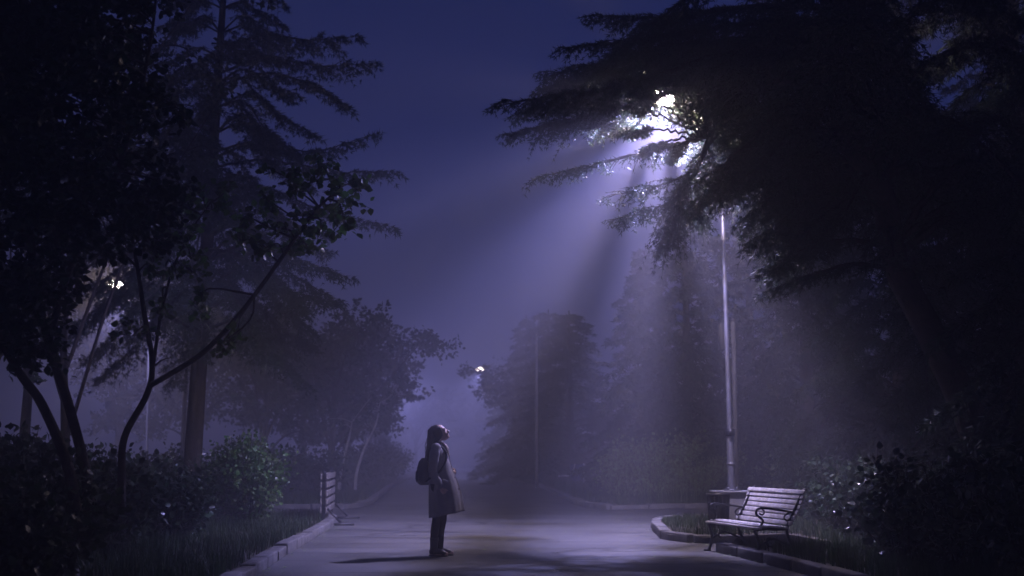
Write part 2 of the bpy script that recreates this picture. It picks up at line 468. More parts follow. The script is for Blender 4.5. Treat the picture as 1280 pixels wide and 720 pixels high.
# plain poles
def plain_pole(base, h, r, label, material, name='pole', box=False):
    root = empty('utility_pole', (base[0], base[1], 0), label, 'pole')
    t = MB(); t.tube([(0, 0, 0), (0, 0, h * .5), (.0, 0, h)], [r, r * .92, r * .8], 10); t.build('shaft', material, root, smooth=True)
    c = MB(); c.tube([(0, 0, h), (0, 0, h + .05)], [r * .9, r * .4], 10); c.build('cap', material, root)
    if box:
        b = MB(); b.box((-.22, -.02, h * .92), (.16, .18, .55)); b.build('fuse_box', M['bin'], root, bevel=.01)
        for dz in (.15, -.15):
            k = MB(); k.box((-.1, -.02, h * .92 + dz), (.12, .04, .03)); k.build('bracket', M['iron'], root)
    return root
plain_pole((GX(919, 26.5), 26.5), P(917, 402, 26.5)[2], .055, 'grey utility pole with a dark box right behind the near lamp pole', M['pole_wood'], box=True)
plain_pole((GX(671, 52.0), 52.0), P(669, 418, 52.0)[2], .06, 'thin distant pole standing alone against the right hand far trees', M['white_paint_lit_slats'])
plain_pole((GX(230, 36.0), 36.0), P(233, 430, 36.0)[2], .075, 'faint grey pole just left of the tall conifer trunk', M['pole_wood'])

# ------------------------------------------------------------------ benches
def bench(loc, rz, label):
    """local frame: length along x, faces -y, back at +y"""
    root = empty('park_bench', loc, label, 'bench', 'slatted park benches', rz)
    L = 1.85
    seat = MB()
    ys = [-.30, -.225, -.15, -.075, 0.0, .075]; zs = [.405, .425, .43, .427, .42, .413]
    for y, z in zip(ys, zs):
        seat.box((0, y, z), (L, .062, .028))
    seat.build('seat', M['wood_paint'], root, bevel=.006)
    back = MB()
    for k in range(7):
        t = k / 6; y = .14 + .19 * t + .03 * math.sin(t * 3.1) ; z = .47 + .40 * t
        a = -.40 - .25 * (t - .5)
        Mx = np.array([[1, 0, 0], [0, math.cos(a), -math.sin(a)], [0, math.sin(a), math.cos(a)]])
        back.box((0, y, z), (L, .026, .056), M=Mx)
    back.build('backrest', M['wood_paint'], root, bevel=.006)
    for sx in (-1, 1):
        x = sx * (L / 2 - .10)
        fr = MB()
        front = spline([(x, -.34, 0.012), (x, -.31, .05), (x, -.27, .2), (x, -.31, .34), (x, -.325, .385)], 14)
        rear = spline([(x, .30, 0.012), (x, .24, .08), (x, .13, .28), (x, .12, .42), (x, .17, .52), (x, .27, .72), (x, .36, .88), (x, .40, .90)], 22)
        fr.tube(front, .021, 6); fr.tube(rear, .021, 6)
        fr.tube(spline([(x, -.32, .385), (x, -.15, .405), (x, .0, .395), (x, .13, .385)], 10), .02, 6)
        fr.tube(spline([(x, -.26, .18), (x, -.1, .27), (x, .05, .22), (x, .17, .17)], 12), .016, 6)
        fr.box((x, -.345, .012), (.05, .09, .024)); fr.box((x, .31, .012), (.05, .09, .024))
        th = np.linspace(0, 5.4, 22)
        fr.tube(np.stack([0 * th + x, -.12 + (.02 + .011 * th) * np.cos(th), .12 + .25 * .5 + (.02 + .011 * th) * np.sin(th)], -1), .011, 5)
        frame = fr.build('end_frame', M['iron'], root, smooth=True)
        ar = MB()
        th = np.linspace(-1.5, 3.9, 22)
        ar.tube(spline([(x, -.25, .43), (x, -.21, .50), (x, -.26, .55), (x, -.30, .59), (x, -.29, .645), (x, -.23, .665), (x, -.1, .655), (x, .08, .63), (x, .2, .61)], 30), .016, 6)
        ar.tube(spline([(x, -.23, .665), (x, -.19, .62), (x, -.22, .58), (x, -.26, .60)], 10), .012, 5)
        ar.tube(spline([(x, .19, .61), (x, .12, .59), (x, .08, .54), (x, .12, .50), (x, .155, .53)], 12), .013, 5)
        ar.build('armrest', M['iron'], frame, smooth=True)
    st = MB(); st.tube([(-L / 2 + .1, -.02, .38), (L / 2 - .1, -.02, .38)], .014, 6); st.build('stretcher', M['iron'], root)
    return root

a0 = G(893, 683)[:2]; a1 = G(957, 695)[:2]
d = nrm(a1 - a0); rz = math.atan2(d[1], d[0]); fc = (a0 + a1) / 2
nb = np.array([-d[1], d[0]])                      # local +y in world
ctr = fc + nb * .30 + np.array([-.22, -.75])
bench1 = bench((ctr[0], ctr[1], 0), rz, 'pale slatted bench with curled black iron armrests beside the near lamp plinth')
bench1.scale = (.95, .95, .93)
fb = G(709, 611)[:2]
bench2 = copy_tree(bench1, (fb[0] + .0, fb[1] + .5, VZ), rz - .25, .95, 'small distant slatted bench on the right verge beside the blue bin')

for ch in bench2.children:
    if ch.name.startswith(('seat', 'backrest')):
        ch.material_slots[0].link = 'OBJECT'; ch.material_slots[0].material = M['white_paint_lit_slats']  # far slats recoloured white, standing in for lamp light on them
# bins
def litter_bin(loc, r, h, label, material, sign=False):
    root = empty('litter_bin', loc, label, 'litter bin')
    b = MB()
    b.tube([(0, 0, .05), (0, 0, h * .5), (0, 0, h - .03)], [r * .86, r * .95, r], 18, False)
    b.tube([(0, 0, .05), (0, 0, .07)], r * .84, 18)
    for k in range(18):
        a = k * math.tau / 18
        b.tube([(r * .87 * math.cos(a), r * .87 * math.sin(a), .06), (r * 1.01 * math.cos(a), r * 1.01 * math.sin(a), h - .04)], .009, 4)
    b.build('bucket', material, root, smooth=True)
    rm = MB(); th = np.linspace(0, math.tau, 25)
    rm.tube(np.stack([r * 1.02 * np.cos(th), r * 1.02 * np.sin(th), 0 * th + h - .02], -1), .02, 6, False); rm.build('rim', material, root, smooth=True)
    for k in range(3):
        a = k * math.tau / 3 + .4
        g = MB(); g.tube([(r * .7 * math.cos(a), r * .7 * math.sin(a), 0), (r * .7 * math.cos(a), r * .7 * math.sin(a), .07)], .02, 6); g.build('foot', M['iron'], root)
    return root
litter_bin((GX(896, 20.4), 20.4, VZ), .17, .58, 'dark litter bin standing behind the left end of the near bench', M['bin'])
litter_bin((GX(722, 50.6), 50.6, VZ), .30, .85, 'blue litter bin behind the small distant bench', M['blue_paint'])
sg = empty('marker_post', (GX(730, 50.2), 50.2, VZ), 'thin white marker post beside the blue distant bin', 'post')
q = MB(); q.box((0, 0, .42), (.07, .05, .84)); q.build('shaft', M['white_paint_lit_slats'], sg, bevel=.008)
q = MB(); q.box((0, 0, .86), (.09, .07, .04)); q.build('cap', M['white_paint_lit_slats'], sg, bevel=.008)

# slatted barrier on the left kerb
def barrier():
    c = G(404, 657)[:2]; e = G(424, 640)[:2]
    root = empty('slatted_barrier', (c[0], c[1], 0), 'slatted wooden barrier on braced iron feet at the left kerb corner', 'barrier')
    v = e - c; v = nrm(v) * 2.6
    bd = MB(); ang = math.atan2(v[1], v[0])
    nx = np.array([math.sin(ang), -math.cos(ang)])        # towards the road
    for k in range(5):
        z = .28 + k * .15
        for s in (.05, -.05):
            m = v / 2 + nx * s
            bd.box((m[0], m[1], z), (2.75, .028, .105), ang)
    bd.build('boards', M['wood_old'], root, bevel=.005)
    for t in (0.0, 1.0):
        p = v * t; up = MB()
        up.box((p[0], p[1], .50), (.06, .062, 1.0), ang)
        o = up.build('upright', M['iron'], root, bevel=.004)
        br = MB(); f0 = p + nx * .52
        br.tube([(p[0] + nx[0] * .07, p[1] + nx[1] * .07, .30), (p[0] + nx[0] * .33, p[1] + nx[1] * .33, .035)], .022, 6)
        br.box(((p + nx * .25)[0], (p + nx * .25)[1], .022), (.62, .06, .044), ang + math.pi / 2)
        br.build('brace', M['iron'], o, smooth=False)
barrier()

# ------------------------------------------------------------------ vegetation builders
UP = np.array([0.0, 0, 1])
def rand_unit(rng, n):
    return nrm(rng.normal(size=(n, 3)))

def needles(mb, base, d, length, width, rng):
    n = len(base)
    side = nrm(np.cross(d, rand_unit(rng, n)))
    w = (width * (.7 + .6 * rng.random(n)))[:, None] * .5
    L = (length * (.6 + .8 * rng.random(n)))[:, None]
    mb.tris(np.stack([base + side * w, base - side * w, base + d * L], 1))

def bough(wood, fol, pts, r0, spread, rng, step=.12, nl=.06, nw=.012, k=4, s0=.2, droop=.35, wood2=True, keep=None, dens=1.0):
    pts = np.asarray(pts, float)
    ln = np.linalg.norm(np.diff(pts, axis=0), axis=1).sum()
    n = max(6, int(ln / step))
    c = spline(pts, n) ; c[1:-1] += rng.normal(size=(n - 2, 3)) * .012 * ln / 4
    wood.tube(c, [r0, r0 * .6, r0 * .12], 6, False)
    t = nrm(np.gradient(c, axis=0))
    for i in range(n):
        s = i / (n - 1)
        if s < s0:
            continue
        prof = (.3 + .7 * math.sin(math.pi * min(1, ((s - s0) / (1 - s0)) ** .7 * .93)))
        for sg in (-1, 1):
            if rng.random() > dens:
                continue
            side = nrm(np.cross(t[i], UP)) * sg
            L = spread * prof * (.55 + .7 * rng.random())
            d = nrm(t[i] * (.55 + .5 * rng.random()) + side * (.75 + .3 * rng.normal()) + UP * rng.normal() * .16)
            m = max(3, int(L / (nl * .8)))
            x = np.linspace(0.04, 1, m)[:, None]
            q = c[i] + d * L * x - UP * (droop * L * (.6 + .8 * rng.random())) * x ** 2
            if wood2:
                wood.tube(q[::max(1, m // 4)], [.008, .002], 3, False) if m > 3 else None
            tq = nrm(np.gradient(q, axis=0))
            nt = max(1, int(L / .11))
            tx = np.sort(rng.random(nt) * .8)
            B, D = [q], [tq]
            for xx in tx:
                j = int(xx * (m - 1)); l3 = (.42 * (L * (1 - xx)) + .05) * (.6 + .6 * rng.random())
                for s2 in (-1, 1):
                    d3 = nrm(tq[j] * .8 + s2 * nrm(np.cross(tq[j], UP)) * .75 - UP * .25 + rng.normal(size=3) * .2)
                    m3 = max(2, int(l3 / (nl * .8))); x3 = np.linspace(.1, 1, m3)[:, None]
                    B.append(q[j] + d3 * l3 * x3 - UP * (.3 * l3) * x3 ** 2); D.append(np.repeat(d3[None], m3, 0))
            B = np.repeat(np.vstack(B), k, 0); D = np.repeat(np.vstack(D), k, 0)
            if keep is not None:
                ok = keep(B, rng); B, D = B[ok], D[ok]
            B = B + rng.normal(size=B.shape) * nl * .12
            D = nrm(D * .75 + rand_unit(rng, len(D)) * .75 - UP * .12)
            needles(fol, B, D, nl, nw, rng)

LEAF = np.array([(0, 0, 0), (.30, .34, .05), (.42, .38, .06), (.72, .26, .03), (1, 0, -.06), (.72, -.26, .03), (.42, -.38, .06), (.30, -.34, .05), (.35, 0, -.02), (.7, 0, -.03)])
LEAFQ = np.array([(0, 8, 2, 1), (8, 9, 3, 2), (0, 7, 6, 8), (8, 6, 5, 9)])
LEAFT = np.array([(9, 4, 3), (9, 5, 4)])
def leaves(mb, pos, d, size, rng, simple=False, upbias=.6):
    n = len(pos)
    if n == 0:
        return
    nr = nrm(rand_unit(rng, n) + UP * upbias)
    d = nrm(d - nr * (d * nr).sum(1, keepdims=True)); b = np.cross(nr, d)
    sz = (size * (.6 + .7 * rng.random(n)))[:, None, None]
    if simple:
        sh = np.array([(0, 0, 0), (.5, .36, .05), (1, 0, -.03), (.5, -.36, .05)])
    else:
        sh = LEAF
    v = pos[:, None] + sz * (sh[None, :, 0, None] * d[:, None] + sh[None, :, 1, None] * b[:, None] + sh[None, :, 2, None] * nr[:, None])
    off = (np.arange(n) * len(sh))[:, None, None]
    if simple:
        mb.add(v, (np.array([[0, 1, 2, 3]])[None] + off).reshape(-1, 4)[:, ::-1])
    else:
        mb.add(v, (LEAFQ[None] + off).reshape(-1, 4), (LEAFT[None] + off).reshape(-1, 3))

def clumps(wood, fol, anchors, centres, radius, per, size, rng, simple=False, tw=.006):
    """twigs from the nearest limb point to each clump centre, side twigs inside, leaves along them"""
    anchors = np.asarray(anchors)
    for c in centres:
        a = anchors[np.argmin(((anchors - c) ** 2).sum(1))]
        mid = (a + c) / 2 + rng.normal(size=3) * .08 * np.linalg.norm(c - a) + UP * .05
        wood.tube(spline([a, mid, c], 7), [tw * 2.2, tw], 4, False)
        ns = max(3, int(per / 12))
        r = radius * (.7 + .6 * rng.random())
        for _ in range(ns):
            e = c + rand_unit(rng, 1)[0] * r * (.5 + .6 * rng.random()) * np.array([1, 1, .75])
            st = mid if rng.random() < .3 else c
            q = spline([st, (st + e) / 2 + rng.normal(size=3) * .1 * r, e], 6)
            wood.tube(q[::2] if simple else q, [tw * .7, tw * .3], 3, False)
            m = max(4, int(per / ns))
            x = rng.random(m) ** .7 * 5
            j = np.minimum(x.astype(int), 4)
            pos = q[j] + (q[j + 1] - q[j]) * (x - j)[:, None] + rng.normal(size=(m, 3)) * size * .35
            dd = nrm(np.repeat(nrm(e - st)[None], m, 0) + rand_unit(rng, m) * 1.1 - UP * .25)
            leaves(fol, pos, dd, size, rng, simple)

def make_tree(name, loc, wood, fol, label, cat, bark, leafm, group=None):
    root = empty(name, loc, label, cat, group)
    wood.build('trunk', bark, root, smooth=True)
    fol.build('crown', leafm, root)
    return root

def broadleaf(seed, h, crown_r, crown_z0, leaf, per, nlimb=7, sub=5, simple=True, trunk_r=.12, clump_r=.5, lean=(0, 0)):
    rng = np.random.default_rng(seed); w, f = MB(), MB()
    tr = spline([(0, 0, -.1), (lean[0] * .3 + rng.normal() * .1, lean[1] * .3, h * .2), (lean[0] * .6 + rng.normal() * .15, lean[1] * .6, h * .42), (lean[0], lean[1], h * .72)], 18)
    w.tube(tr, [trunk_r * 1.25, trunk_r, trunk_r * .7, trunk_r * .3], 8, False)
    anc, cen = [], []
    for k in range(nlimb):
        s = .3 + .68 * (k + rng.random() * .6) / nlimb
        b = tr[int(s * 17)]; az = k * 2.4 + rng.normal() * .3
        out = crown_r * (.65 + .45 * rng.random()) * (1.1 - .5 * max(0, s - .5))
        z1 = np.clip(b[2] + (h - b[2]) * (.2 + .75 * rng.random()), crown_z0, h)
        e = np.array([b[0] + out * math.cos(az), b[1] + out * math.sin(az), z1])
        lb = spline([b, b * .55 + e * .45 + UP * .12 * h * rng.random() + rng.normal(size=3) * .15, e], 12)
        w.tube(lb, [trunk_r * .45, trunk_r * .25, trunk_r * .08], 6, False)
        anc.append(lb[3:]); cen.append(e)
        for _ in range(sub):
            m = lb[rng.integers(4, 12)]
            cen.append(m + rand_unit(rng, 1)[0] * crown_r * .38 * (.6 + .6 * rng.random()) * np.array([1, 1, .8]) + UP * .1)
    clumps(w, f, np.vstack(anc), cen, clump_r, per, leaf, rng, simple)
    return w, f

def conifer(seed, h, z0, rmax, nb, step, nl, nw, k, trunk_r, lean=(0, 0), droop=.35, rise=.15, extra=(), dens=1.0, spread=.55):
    rng = np.random.default_rng(seed); w, f = MB(), MB()
    tr = spline([(0, 0, -.1), (lean[0] * .3, lean[1] * .3, h * .3), (lean[0] * .65, lean[1] * .65, h * .65), (lean[0], lean[1], h)], 30)
    w.tube(tr, [trunk_r * 1.2, trunk_r, trunk_r * .7, trunk_r * .4, .02], 10, False)
    for i in range(nb):
        s = (i + rng.random()) / nb; z = z0 + (h - z0) * s ** 1.08
        b = tr[min(29, int(z / h * 29))]; az = i * 2.399 + rng.normal() * .25
        R = rmax * (1 - s) ** .75 * (.6 + .5 * rng.random()) + .25
        o = np.array([math.cos(az), math.sin(az), 0])
        sag = droop * R * (.7 + .6 * rng.random()) * (1 - .7 * s)
        pts = [b, b + o * R * .35 + UP * (rise * R), b + o * R * .7 - UP * sag * .35, b + o * R - UP * sag * (.75 + .2 * rng.random())]
        bough(w, f, pts, trunk_r * .16 * (1.1 - s) + .012, spread * (.5 + .5 * (1 - s)) * (.8 + .4 * rng.random()), rng, step, nl, nw, k, s0=.18, droop=.4, wood2=nl < .1, dens=dens)
    for pts, sp in extra:
        bough(w, f, pts, trunk_r * .2, sp, rng, step, nl, nw, k, s0=.2, droop=.4, wood2=nl < .1)
    return w, f

# ------------------------------------------------------------------ the near cedar on the right
def cedar():
    rng = np.random.default_rng(11); w, f = MB(), MB()
    tp = [P(1250, 700, 17.2), P(1238, 600, 17.2), P(1212, 520, 17.1), P(1165, 420, 16.8), P(1120, 330, 16.4), P(1104, 245, 16.0), P(1066, 185, 15.7), P(1044, 120, 15.5), P(1050, 40, 15.5), P(1062, -60, 15.5), P(1075, -190, 15.6), P(1080, -330, 15.7)]
    tr = spline(tp, 60); tr[0][2] = -.1
    w.tube(tr, [.30, .24, .21, .19, .17, .15, .13, .12, .11, .08, .05, .02], 12, False)
    lp = P(832, 126, 19.7); eye = np.array([0, 0, CAM_H])
    def keep(B, r):
        # needles thinned along the line from the eye so the lamp shows
        t = B[:, 1:2] / lp[1]; q = eye + (lp - eye) * t
        dd = np.linalg.norm((B - q)[:, [0, 2]], axis=1)
        ok = dd > .08 + .20 * r.random(len(B))
        # gaps cut to let light reach the woman, path, bench, weeds and slender tree
        for tgt, wd in (((-.95, 16.1, 1.1), .13), ((-1.6, 15.2, .2), .13), ((3.3, 17.2, .6), .12), ((-1.95, 13.5, 3.9), .17), ((.6, 21.5, 0), .12), ((4.5, 33.5, 1.0), .10)):
            ax = nrm(np.array(tgt) - lp); t = (B - lp) @ ax
            off = np.linalg.norm(B - lp - t[:, None] * ax, axis=1)
            ok &= ~((t > 0) & (off < .04 + wd * t * (.7 + .5 * r.random(len(B)))))
        return ok | (r.random(len(B)) > .92)
    D = dict(step=.10, nl=.06, nw=.013, k=6)
    def B(pts, r, sp, **kw):
        bough(w, f, [P(*p) for p in pts], r, sp, rng, **{**D, **dict(keep=keep), **kw})
    # the boughs that reach out over the path, wrapped round the lamp
    B([(1050, 10, 15.5), (940, 8, 16.0), (840, 22, 16.8), (745, 20, 17.2)], .05, .62, s0=.1)
    B([(1050, 25, 15.5), (930, 30, 15.2), (830, 45, 15.2), (712, 60, 15.2)], .05, .60, s0=.1)
    B([(1048, 40, 15.5), (920, 50, 16.4), (800, 70, 17.6), (685, 92, 18.2)], .055, .70, s0=.1)
    B([(1046, 55, 15.5), (900, 72, 15.2), (770, 108, 14.8), (626, 128, 14.6)], .055, .60, s0=.12)
    B([(1046, 60, 15.5), (950, 75, 17.0), (850, 92, 18.6), (750, 118, 19.3), (655, 140, 19.6)], .055, .72, s0=.15)
    B([(1044, 70, 15.5), (960, 80, 16.6), (870, 106, 18.0), (745, 142, 18.8), (640, 168, 19.0)], .05, .66, s0=.2)
    B([(1044, 60, 15.5), (960, 52, 17.0), (870, 62, 18.8), (770, 86, 19.8), (700, 110, 20.2)], .05, .7, s0=.15)
    B([(1044, 85, 15.5), (1010, 90, 15.6), (950, 112, 16.2), (905, 150, 17.0), (885, 180, 17.4), (868, 215, 17.8), (848, 262, 18.0), (838, 296, 18.0)], .09, .72, s0=.55, droop=.55)
    B([(895, 165, 17.0), (850, 180, 17.8), (800, 192, 18.6), (735, 207, 19.0), (668, 224, 19.2)], .04, .38, s0=.15, dens=.8)
    B([(870, 212, 17.8), (835, 228, 18.2), (795, 238, 18.6), (756, 246, 18.9)], .02, .42, s0=.15)
    B([(860, 240, 17.9), (830, 256, 18.2), (795, 268, 18.5), (768, 274, 18.7)], .02, .42, s0=.15)
    B([(856, 245, 17.9), (868, 262, 18.1), (880, 278, 18.2)], .02, .42, s0=.1)
    B([(1044, 75, 15.5), (990, 70, 15.4), (930, 105, 15.8), (888, 166, 16.8)], .06, .45, s0=.6, dens=.6)
    B([(960, 105, 16.0), (920, 118, 16.8), (880, 128, 17.6), (850, 150, 18.2)], .03, .40, s0=.2, dens=.55)
    B([(900, 80, 16.4), (850, 88, 17.4), (800, 118, 18.4), (760, 160, 19.0)], .025, .50, s0=.1, dens=.8)
    # dense sprays close round the lamp on its left
    for q in ([(905, 60, 17.5), (850, 78, 19.4), (790, 100, 20.4), (715, 118, 21.0)], [(905, 75, 17.5), (860, 90, 18.6), (800, 112, 19.4), (735, 135, 19.8)],
              [(900, 90, 17.6), (860, 104, 18.4), (800, 128, 18.9), (722, 152, 19.2)], [(890, 100, 18), (850, 100, 19.6), (800, 118, 20.2), (750, 160, 20.6)],
              [(880, 60, 18), (830, 70, 19.4), (780, 92, 20.0), (700, 130, 20.4)], [(880, 50, 17.6), (820, 62, 18.4), (760, 84, 18.8), (680, 110, 18.8)]):
        B(q, .03, .62, s0=.12, k=9, nw=.018)
    for q in ([(1010, 120, 16.4), (950, 135, 18), (900, 165, 19.6), (880, 190, 20.2)], [(1020, 150, 16.4), (960, 160, 18.4), (915, 190, 20), (880, 215, 20.6)],
              [(1030, 100, 16), (960, 100, 18.2), (905, 130, 20), (870, 150, 20.8)], [(1050, 180, 16.2), (990, 190, 18), (930, 215, 19.4), (885, 250, 19.8)], [(1060, 200, 16.2), (1030, 220, 18.5), (1000, 245, 20), (962, 275, 20.4)],
              [(1060, 190, 16.2), (1030, 225, 18.6), (1000, 265, 19.8), (965, 300, 20.0)], [(1030, 170, 16.2), (985, 190, 18.0), (955, 215, 19.0), (940, 245, 19.2)],
              [(1080, 230, 16.2), (1030, 270, 18.0), (1000, 300, 19.0), (985, 335, 19.2)], [(1010, 150, 16.4), (960, 175, 19.4), (920, 215, 21.0), (890, 250, 21.4)]):
        B(q, .03, .66, s0=.12, k=7, nw=.014)
    # sprays added along the view round the lamp to split its light into shafts
    for ph, rad, sp in ((222, 60, .24), (203, 66, .16), (176, 64, .16), (141, 62, .18), (112, 66, .05), (85, 70, .07), (38, 60, .2), (18, 66, .22), (-8, 60, .24), (-34, 56, .26), (250, 54, .24), (280, 52, .26), (304, 54, .26)):
        u = 832 + rad * math.cos(math.radians(ph)); v = 126 + rad * math.sin(math.radians(ph))
        B([(884, 172, 17.3), ((884 + u) / 2, (172 + v) / 2 - 6, 17.7), (u, v, 18.6), (u + rng.normal() * 4, v + rng.normal() * 4, 20.0), (u + rng.normal() * 6, v + 4, 21.8)], .02, sp, s0=.32, k=10, nw=.02, step=.08)
    # to the right of the lamp, lit through the gap
    B([(1070, 190, 15.7), (1010, 160, 15.9), (950, 150, 16.0), (912, 165, 16.0)], .04, .5, s0=.15, dens=.7)
    B([(1085, 210, 15.8), (1020, 190, 16.4), (960, 205, 16.8), (915, 232, 17.0)], .05, .75, s0=.15)
    B([(1100, 240, 16.0), (1040, 215, 16.6), (980, 240, 17.0), (930, 275, 17.2)], .05, .75, s0=.15)
    B([(1104, 260, 16.0), (1060, 250, 16.4), (1010, 270, 16.8), (965, 300, 17.0)], .045, .7, s0=.15)
    B([(1112, 310, 16.2), (1060, 300, 16.0), (1005, 312, 15.8), (958, 338, 15.6)], .04, .40, s0=.2)
    B([(1125, 340, 16.4), (1070, 330, 16.4), (1010, 345, 16.4), (955, 365, 16.4)], .04, .40, s0=.2)
    # boughs all the way round the trunk
    for i in range(95):
        j = rng.integers(14, 59); b = tr[j]; az = i * 2.399 + rng.normal() * .3
        s = (j - 14) / 45
        o = np.array([math.cos(az), math.sin(az), 0.0])
        R = (4.3 - 2.2 * max(0, s - .55)) * (.6 + .5 * rng.random())
        if o[0] < -.25:
            R *= .42 if j < 45 else .75
        if o[1] < -.6 and o[0] < .1:
            R *= .8
        sag = (.35 + .3 * rng.random()) * R * (1.15 - .6 * s)
        pts = [b, b + o * R * .35 + UP * .18 * R, b + o * R * .7 - UP * sag * .3, b + o * R - UP * sag * .85]
        if pts[-1][2] < (3.6 if o[0] < .35 else 1.6):
            continue
        bough(w, f, pts, .05, .75, rng, .16, .085, .02, 4, s0=.12, keep=keep)
    make_tree('cedar_tree', (0, 0, 0), w, f, 'huge dark conifer leaning over the path with boughs across the lit lamp', 'tree', M['bark'], M['needle'])
cedar()

# second dark conifer behind it to the right, and others that close the right side
cw, cf = conifer(21, 13, .9, 3.6, 95, .22, .13, .034, 4, .22, droop=.5, spread=.75)
right_dark = make_tree('conifer_tree', (GX(1290, 21), 21, 0), cw, cf, 'black conifer at the right edge beyond the leaning trunk', 'tree', M['bark'], M['needle'], 'dark conifers on the right')
for u, Y, sc, r, lb in ((1130, 27.5, .95, 1.0, 'dark conifer behind the leaning trunk, right of the utility pole'), (1440, 16.0, .9, 2.2, 'closest black conifer closing the right edge'), (1010, 33, .85, 3.0, 'shadowy drooping conifer between the lamp pole and the leaning trunk'), (1260, 33, 1.1, 4.1, 'far black conifer deep behind the glossy right shrubs')):
    copy_tree(right_dark, (GX(u, Y), Y, 0), r, sc, lb)

# hazy conifers behind the tall weeds, right of the path
hw, hf = conifer(31, 9.5, 1.0, 3.0, 75, .28, .17, .05, 4, .17, droop=.45, spread=.7)
haze_con = make_tree('hazy_conifer', (GX(860, 38), 38, 0), hw, hf, 'hazy conifer straight behind the tall weeds left of the lamp pole', 'tree', M['bark'], M['needle_far'], 'hazy conifers right of the path')
for u, Y, sc, r, lb in ((808, 43, .86, 1.3, 'hazy conifer behind the left end of the tall weeds'), (712, 56, (1.3, 1.3, .80), 2.1, 'misty conifer rising above the small distant bench'), (940, 44, 1.15, 2.9, 'misty conifer seen just right of the lamp pole'), (686, 68, (1.45, 1.4, .95), .4, 'faint conifer behind the thin distant pole'), (810, 58, 1.15, 3.7, 'faint tall conifer far behind the weeds, between two nearer conifers'), (658, 84, (1.2, 1.2, 1.1), 5.0, 'faintest conifer beside the far end of the path'), (1050, 52, 1.4, 4.4, 'faint tall conifer far behind the near bench')):
    copy_tree(haze_con, (GX(u, Y), Y, 0), r, sc, lb)

# ------------------------------------------------------------------ left tall conifer
b0 = np.array([GX(240, 27), 27.0, 0]); lt = P(277, 0, 27.0) - b0
hgt = 15.5
ext = []
def xt(*p):
    ext.append(([P(*q) - b0 for q in p[:-1]], p[-1]))
xt((268, 60, 27), (330, 45, 26.6), (390, 50, 26.2), (447, 46, 26), .6)
xt((266, 95, 27), (330, 72, 26.6), (400, 82, 26.2), (470, 78, 26), .55)
xt((265, 110, 27), (330, 92, 26.4), (390, 105, 26), (436, 134, 25.8), .5)
xt((262, 190, 27), (320, 178, 26.4), (390, 190, 26), (466, 168, 26), .5)
xt((262, 210, 27), (330, 200, 26.6), (420, 214, 26.2), (497, 215, 26), .45)
xt((260, 240, 27), (330, 235, 26.4), (400, 262, 26), (490, 284, 25.8), .45)
xt((258, 290, 27), (310, 285, 26.4), (360, 318, 26), (432, 345, 25.8), .6)
xt((257, 310, 27), (300, 320, 26), (350, 358, 25.6), (420, 378, 25.4), .65)
xt((262, 150, 27), (215, 160, 26.5), (180, 190, 26), (140, 200, 26), .6)
lw, lf_ = conifer(41, hgt, 4.6, 3.1, 120, .16, .10, .022, 5, .165, lean=(lt[0] * hgt / lt[2], .2), droop=.42, extra=ext, spread=.62)
make_tree('tall_conifer', b0, lw, lf_, 'tall ragged conifer with a bare lower trunk left of the path', 'tree', M['bark'], M['needle'])

# ------------------------------------------------------------------ left small leafy tree with the long slanting branch
def small_tree():
    rng = np.random.default_rng(5); w, f = MB(), MB()
    Y = 14.0
    t = spline([P(152, 640, Y), P(152, 590, Y), P(156, 545, Y), P(184, 492, Y), P(190, 452, Y), P(180, 390, Y), P(172, 335, Y), P(160, 270, Y)], 40)
    w.tube(t, [.05, .042, .036, .03, .024, .016], 8, False)
    b = spline([P(187, 482, Y), P(222, 462, Y - .1), P(258, 437, Y - .2), P(300, 392, Y - .3), P(348, 328, Y - .4), P(390, 268, Y - .5), P(425, 235, Y - .6)], 40)
    w.tube(b, [.032, .028, .022, .012], 7, False)
    b2 = spline([P(192, 455, Y), P(200, 400, Y), P(215, 340, Y - .2), P(238, 290, Y - .3), P(262, 255, Y - .4)], 20); w.tube(b2, [.02, .008], 6, False)
    b3 = spline([P(258, 437, Y - .2), P(268, 425, Y - .3), P(276, 437, Y - .35)], 10); w.tube(b3, [.012, .004], 5, False)
    b4 = spline([P(190, 460, Y), P(203, 450, Y), P(214, 447, Y)], 8); w.tube(b4, [.014, .004], 5, False)
    b5 = spline([P(172, 335, Y), P(140, 300, Y), P(120, 260, Y - .3)], 14); w.tube(b5, [.016, .005], 5, False)
    anc = np.vstack([b[22:], b2[8:], t[26:], b5[4:]])
    cen = [P(u, v, Y - .5 + rng.normal() * .35) for u, v in ((365, 235), (395, 225), (425, 240), (440, 262), (410, 262), (375, 270), (350, 285), (400, 290), (385, 310), (360, 308), (335, 250), (345, 215), (430, 285), (448, 238), (400, 205), (310, 270), (300, 300), (330, 310))]
    clumps(w, f, anc, cen, .20, 55, .085, rng)
    cen = [P(u, v, Y - .3 + rng.normal() * .4) for u, v in ((270, 440), (276, 430), (205, 385), (222, 350), (238, 320), (245, 290), (215, 300), (265, 262), (250, 240), (285, 235), (180, 300), (200, 270), (155, 280), (225, 258), (140, 255), (175, 240), (165, 420), (190, 330), (240, 380))]
    clumps(w, f, anc, cen, .22, 42, .085, rng)
    make_tree('slender_tree', (0, 0, 0), w, f, 'slender crooked leafy tree whose slanting branch reaches right past the conifer trunk', 'tree', M['bark'], M['leaf'])
small_tree()

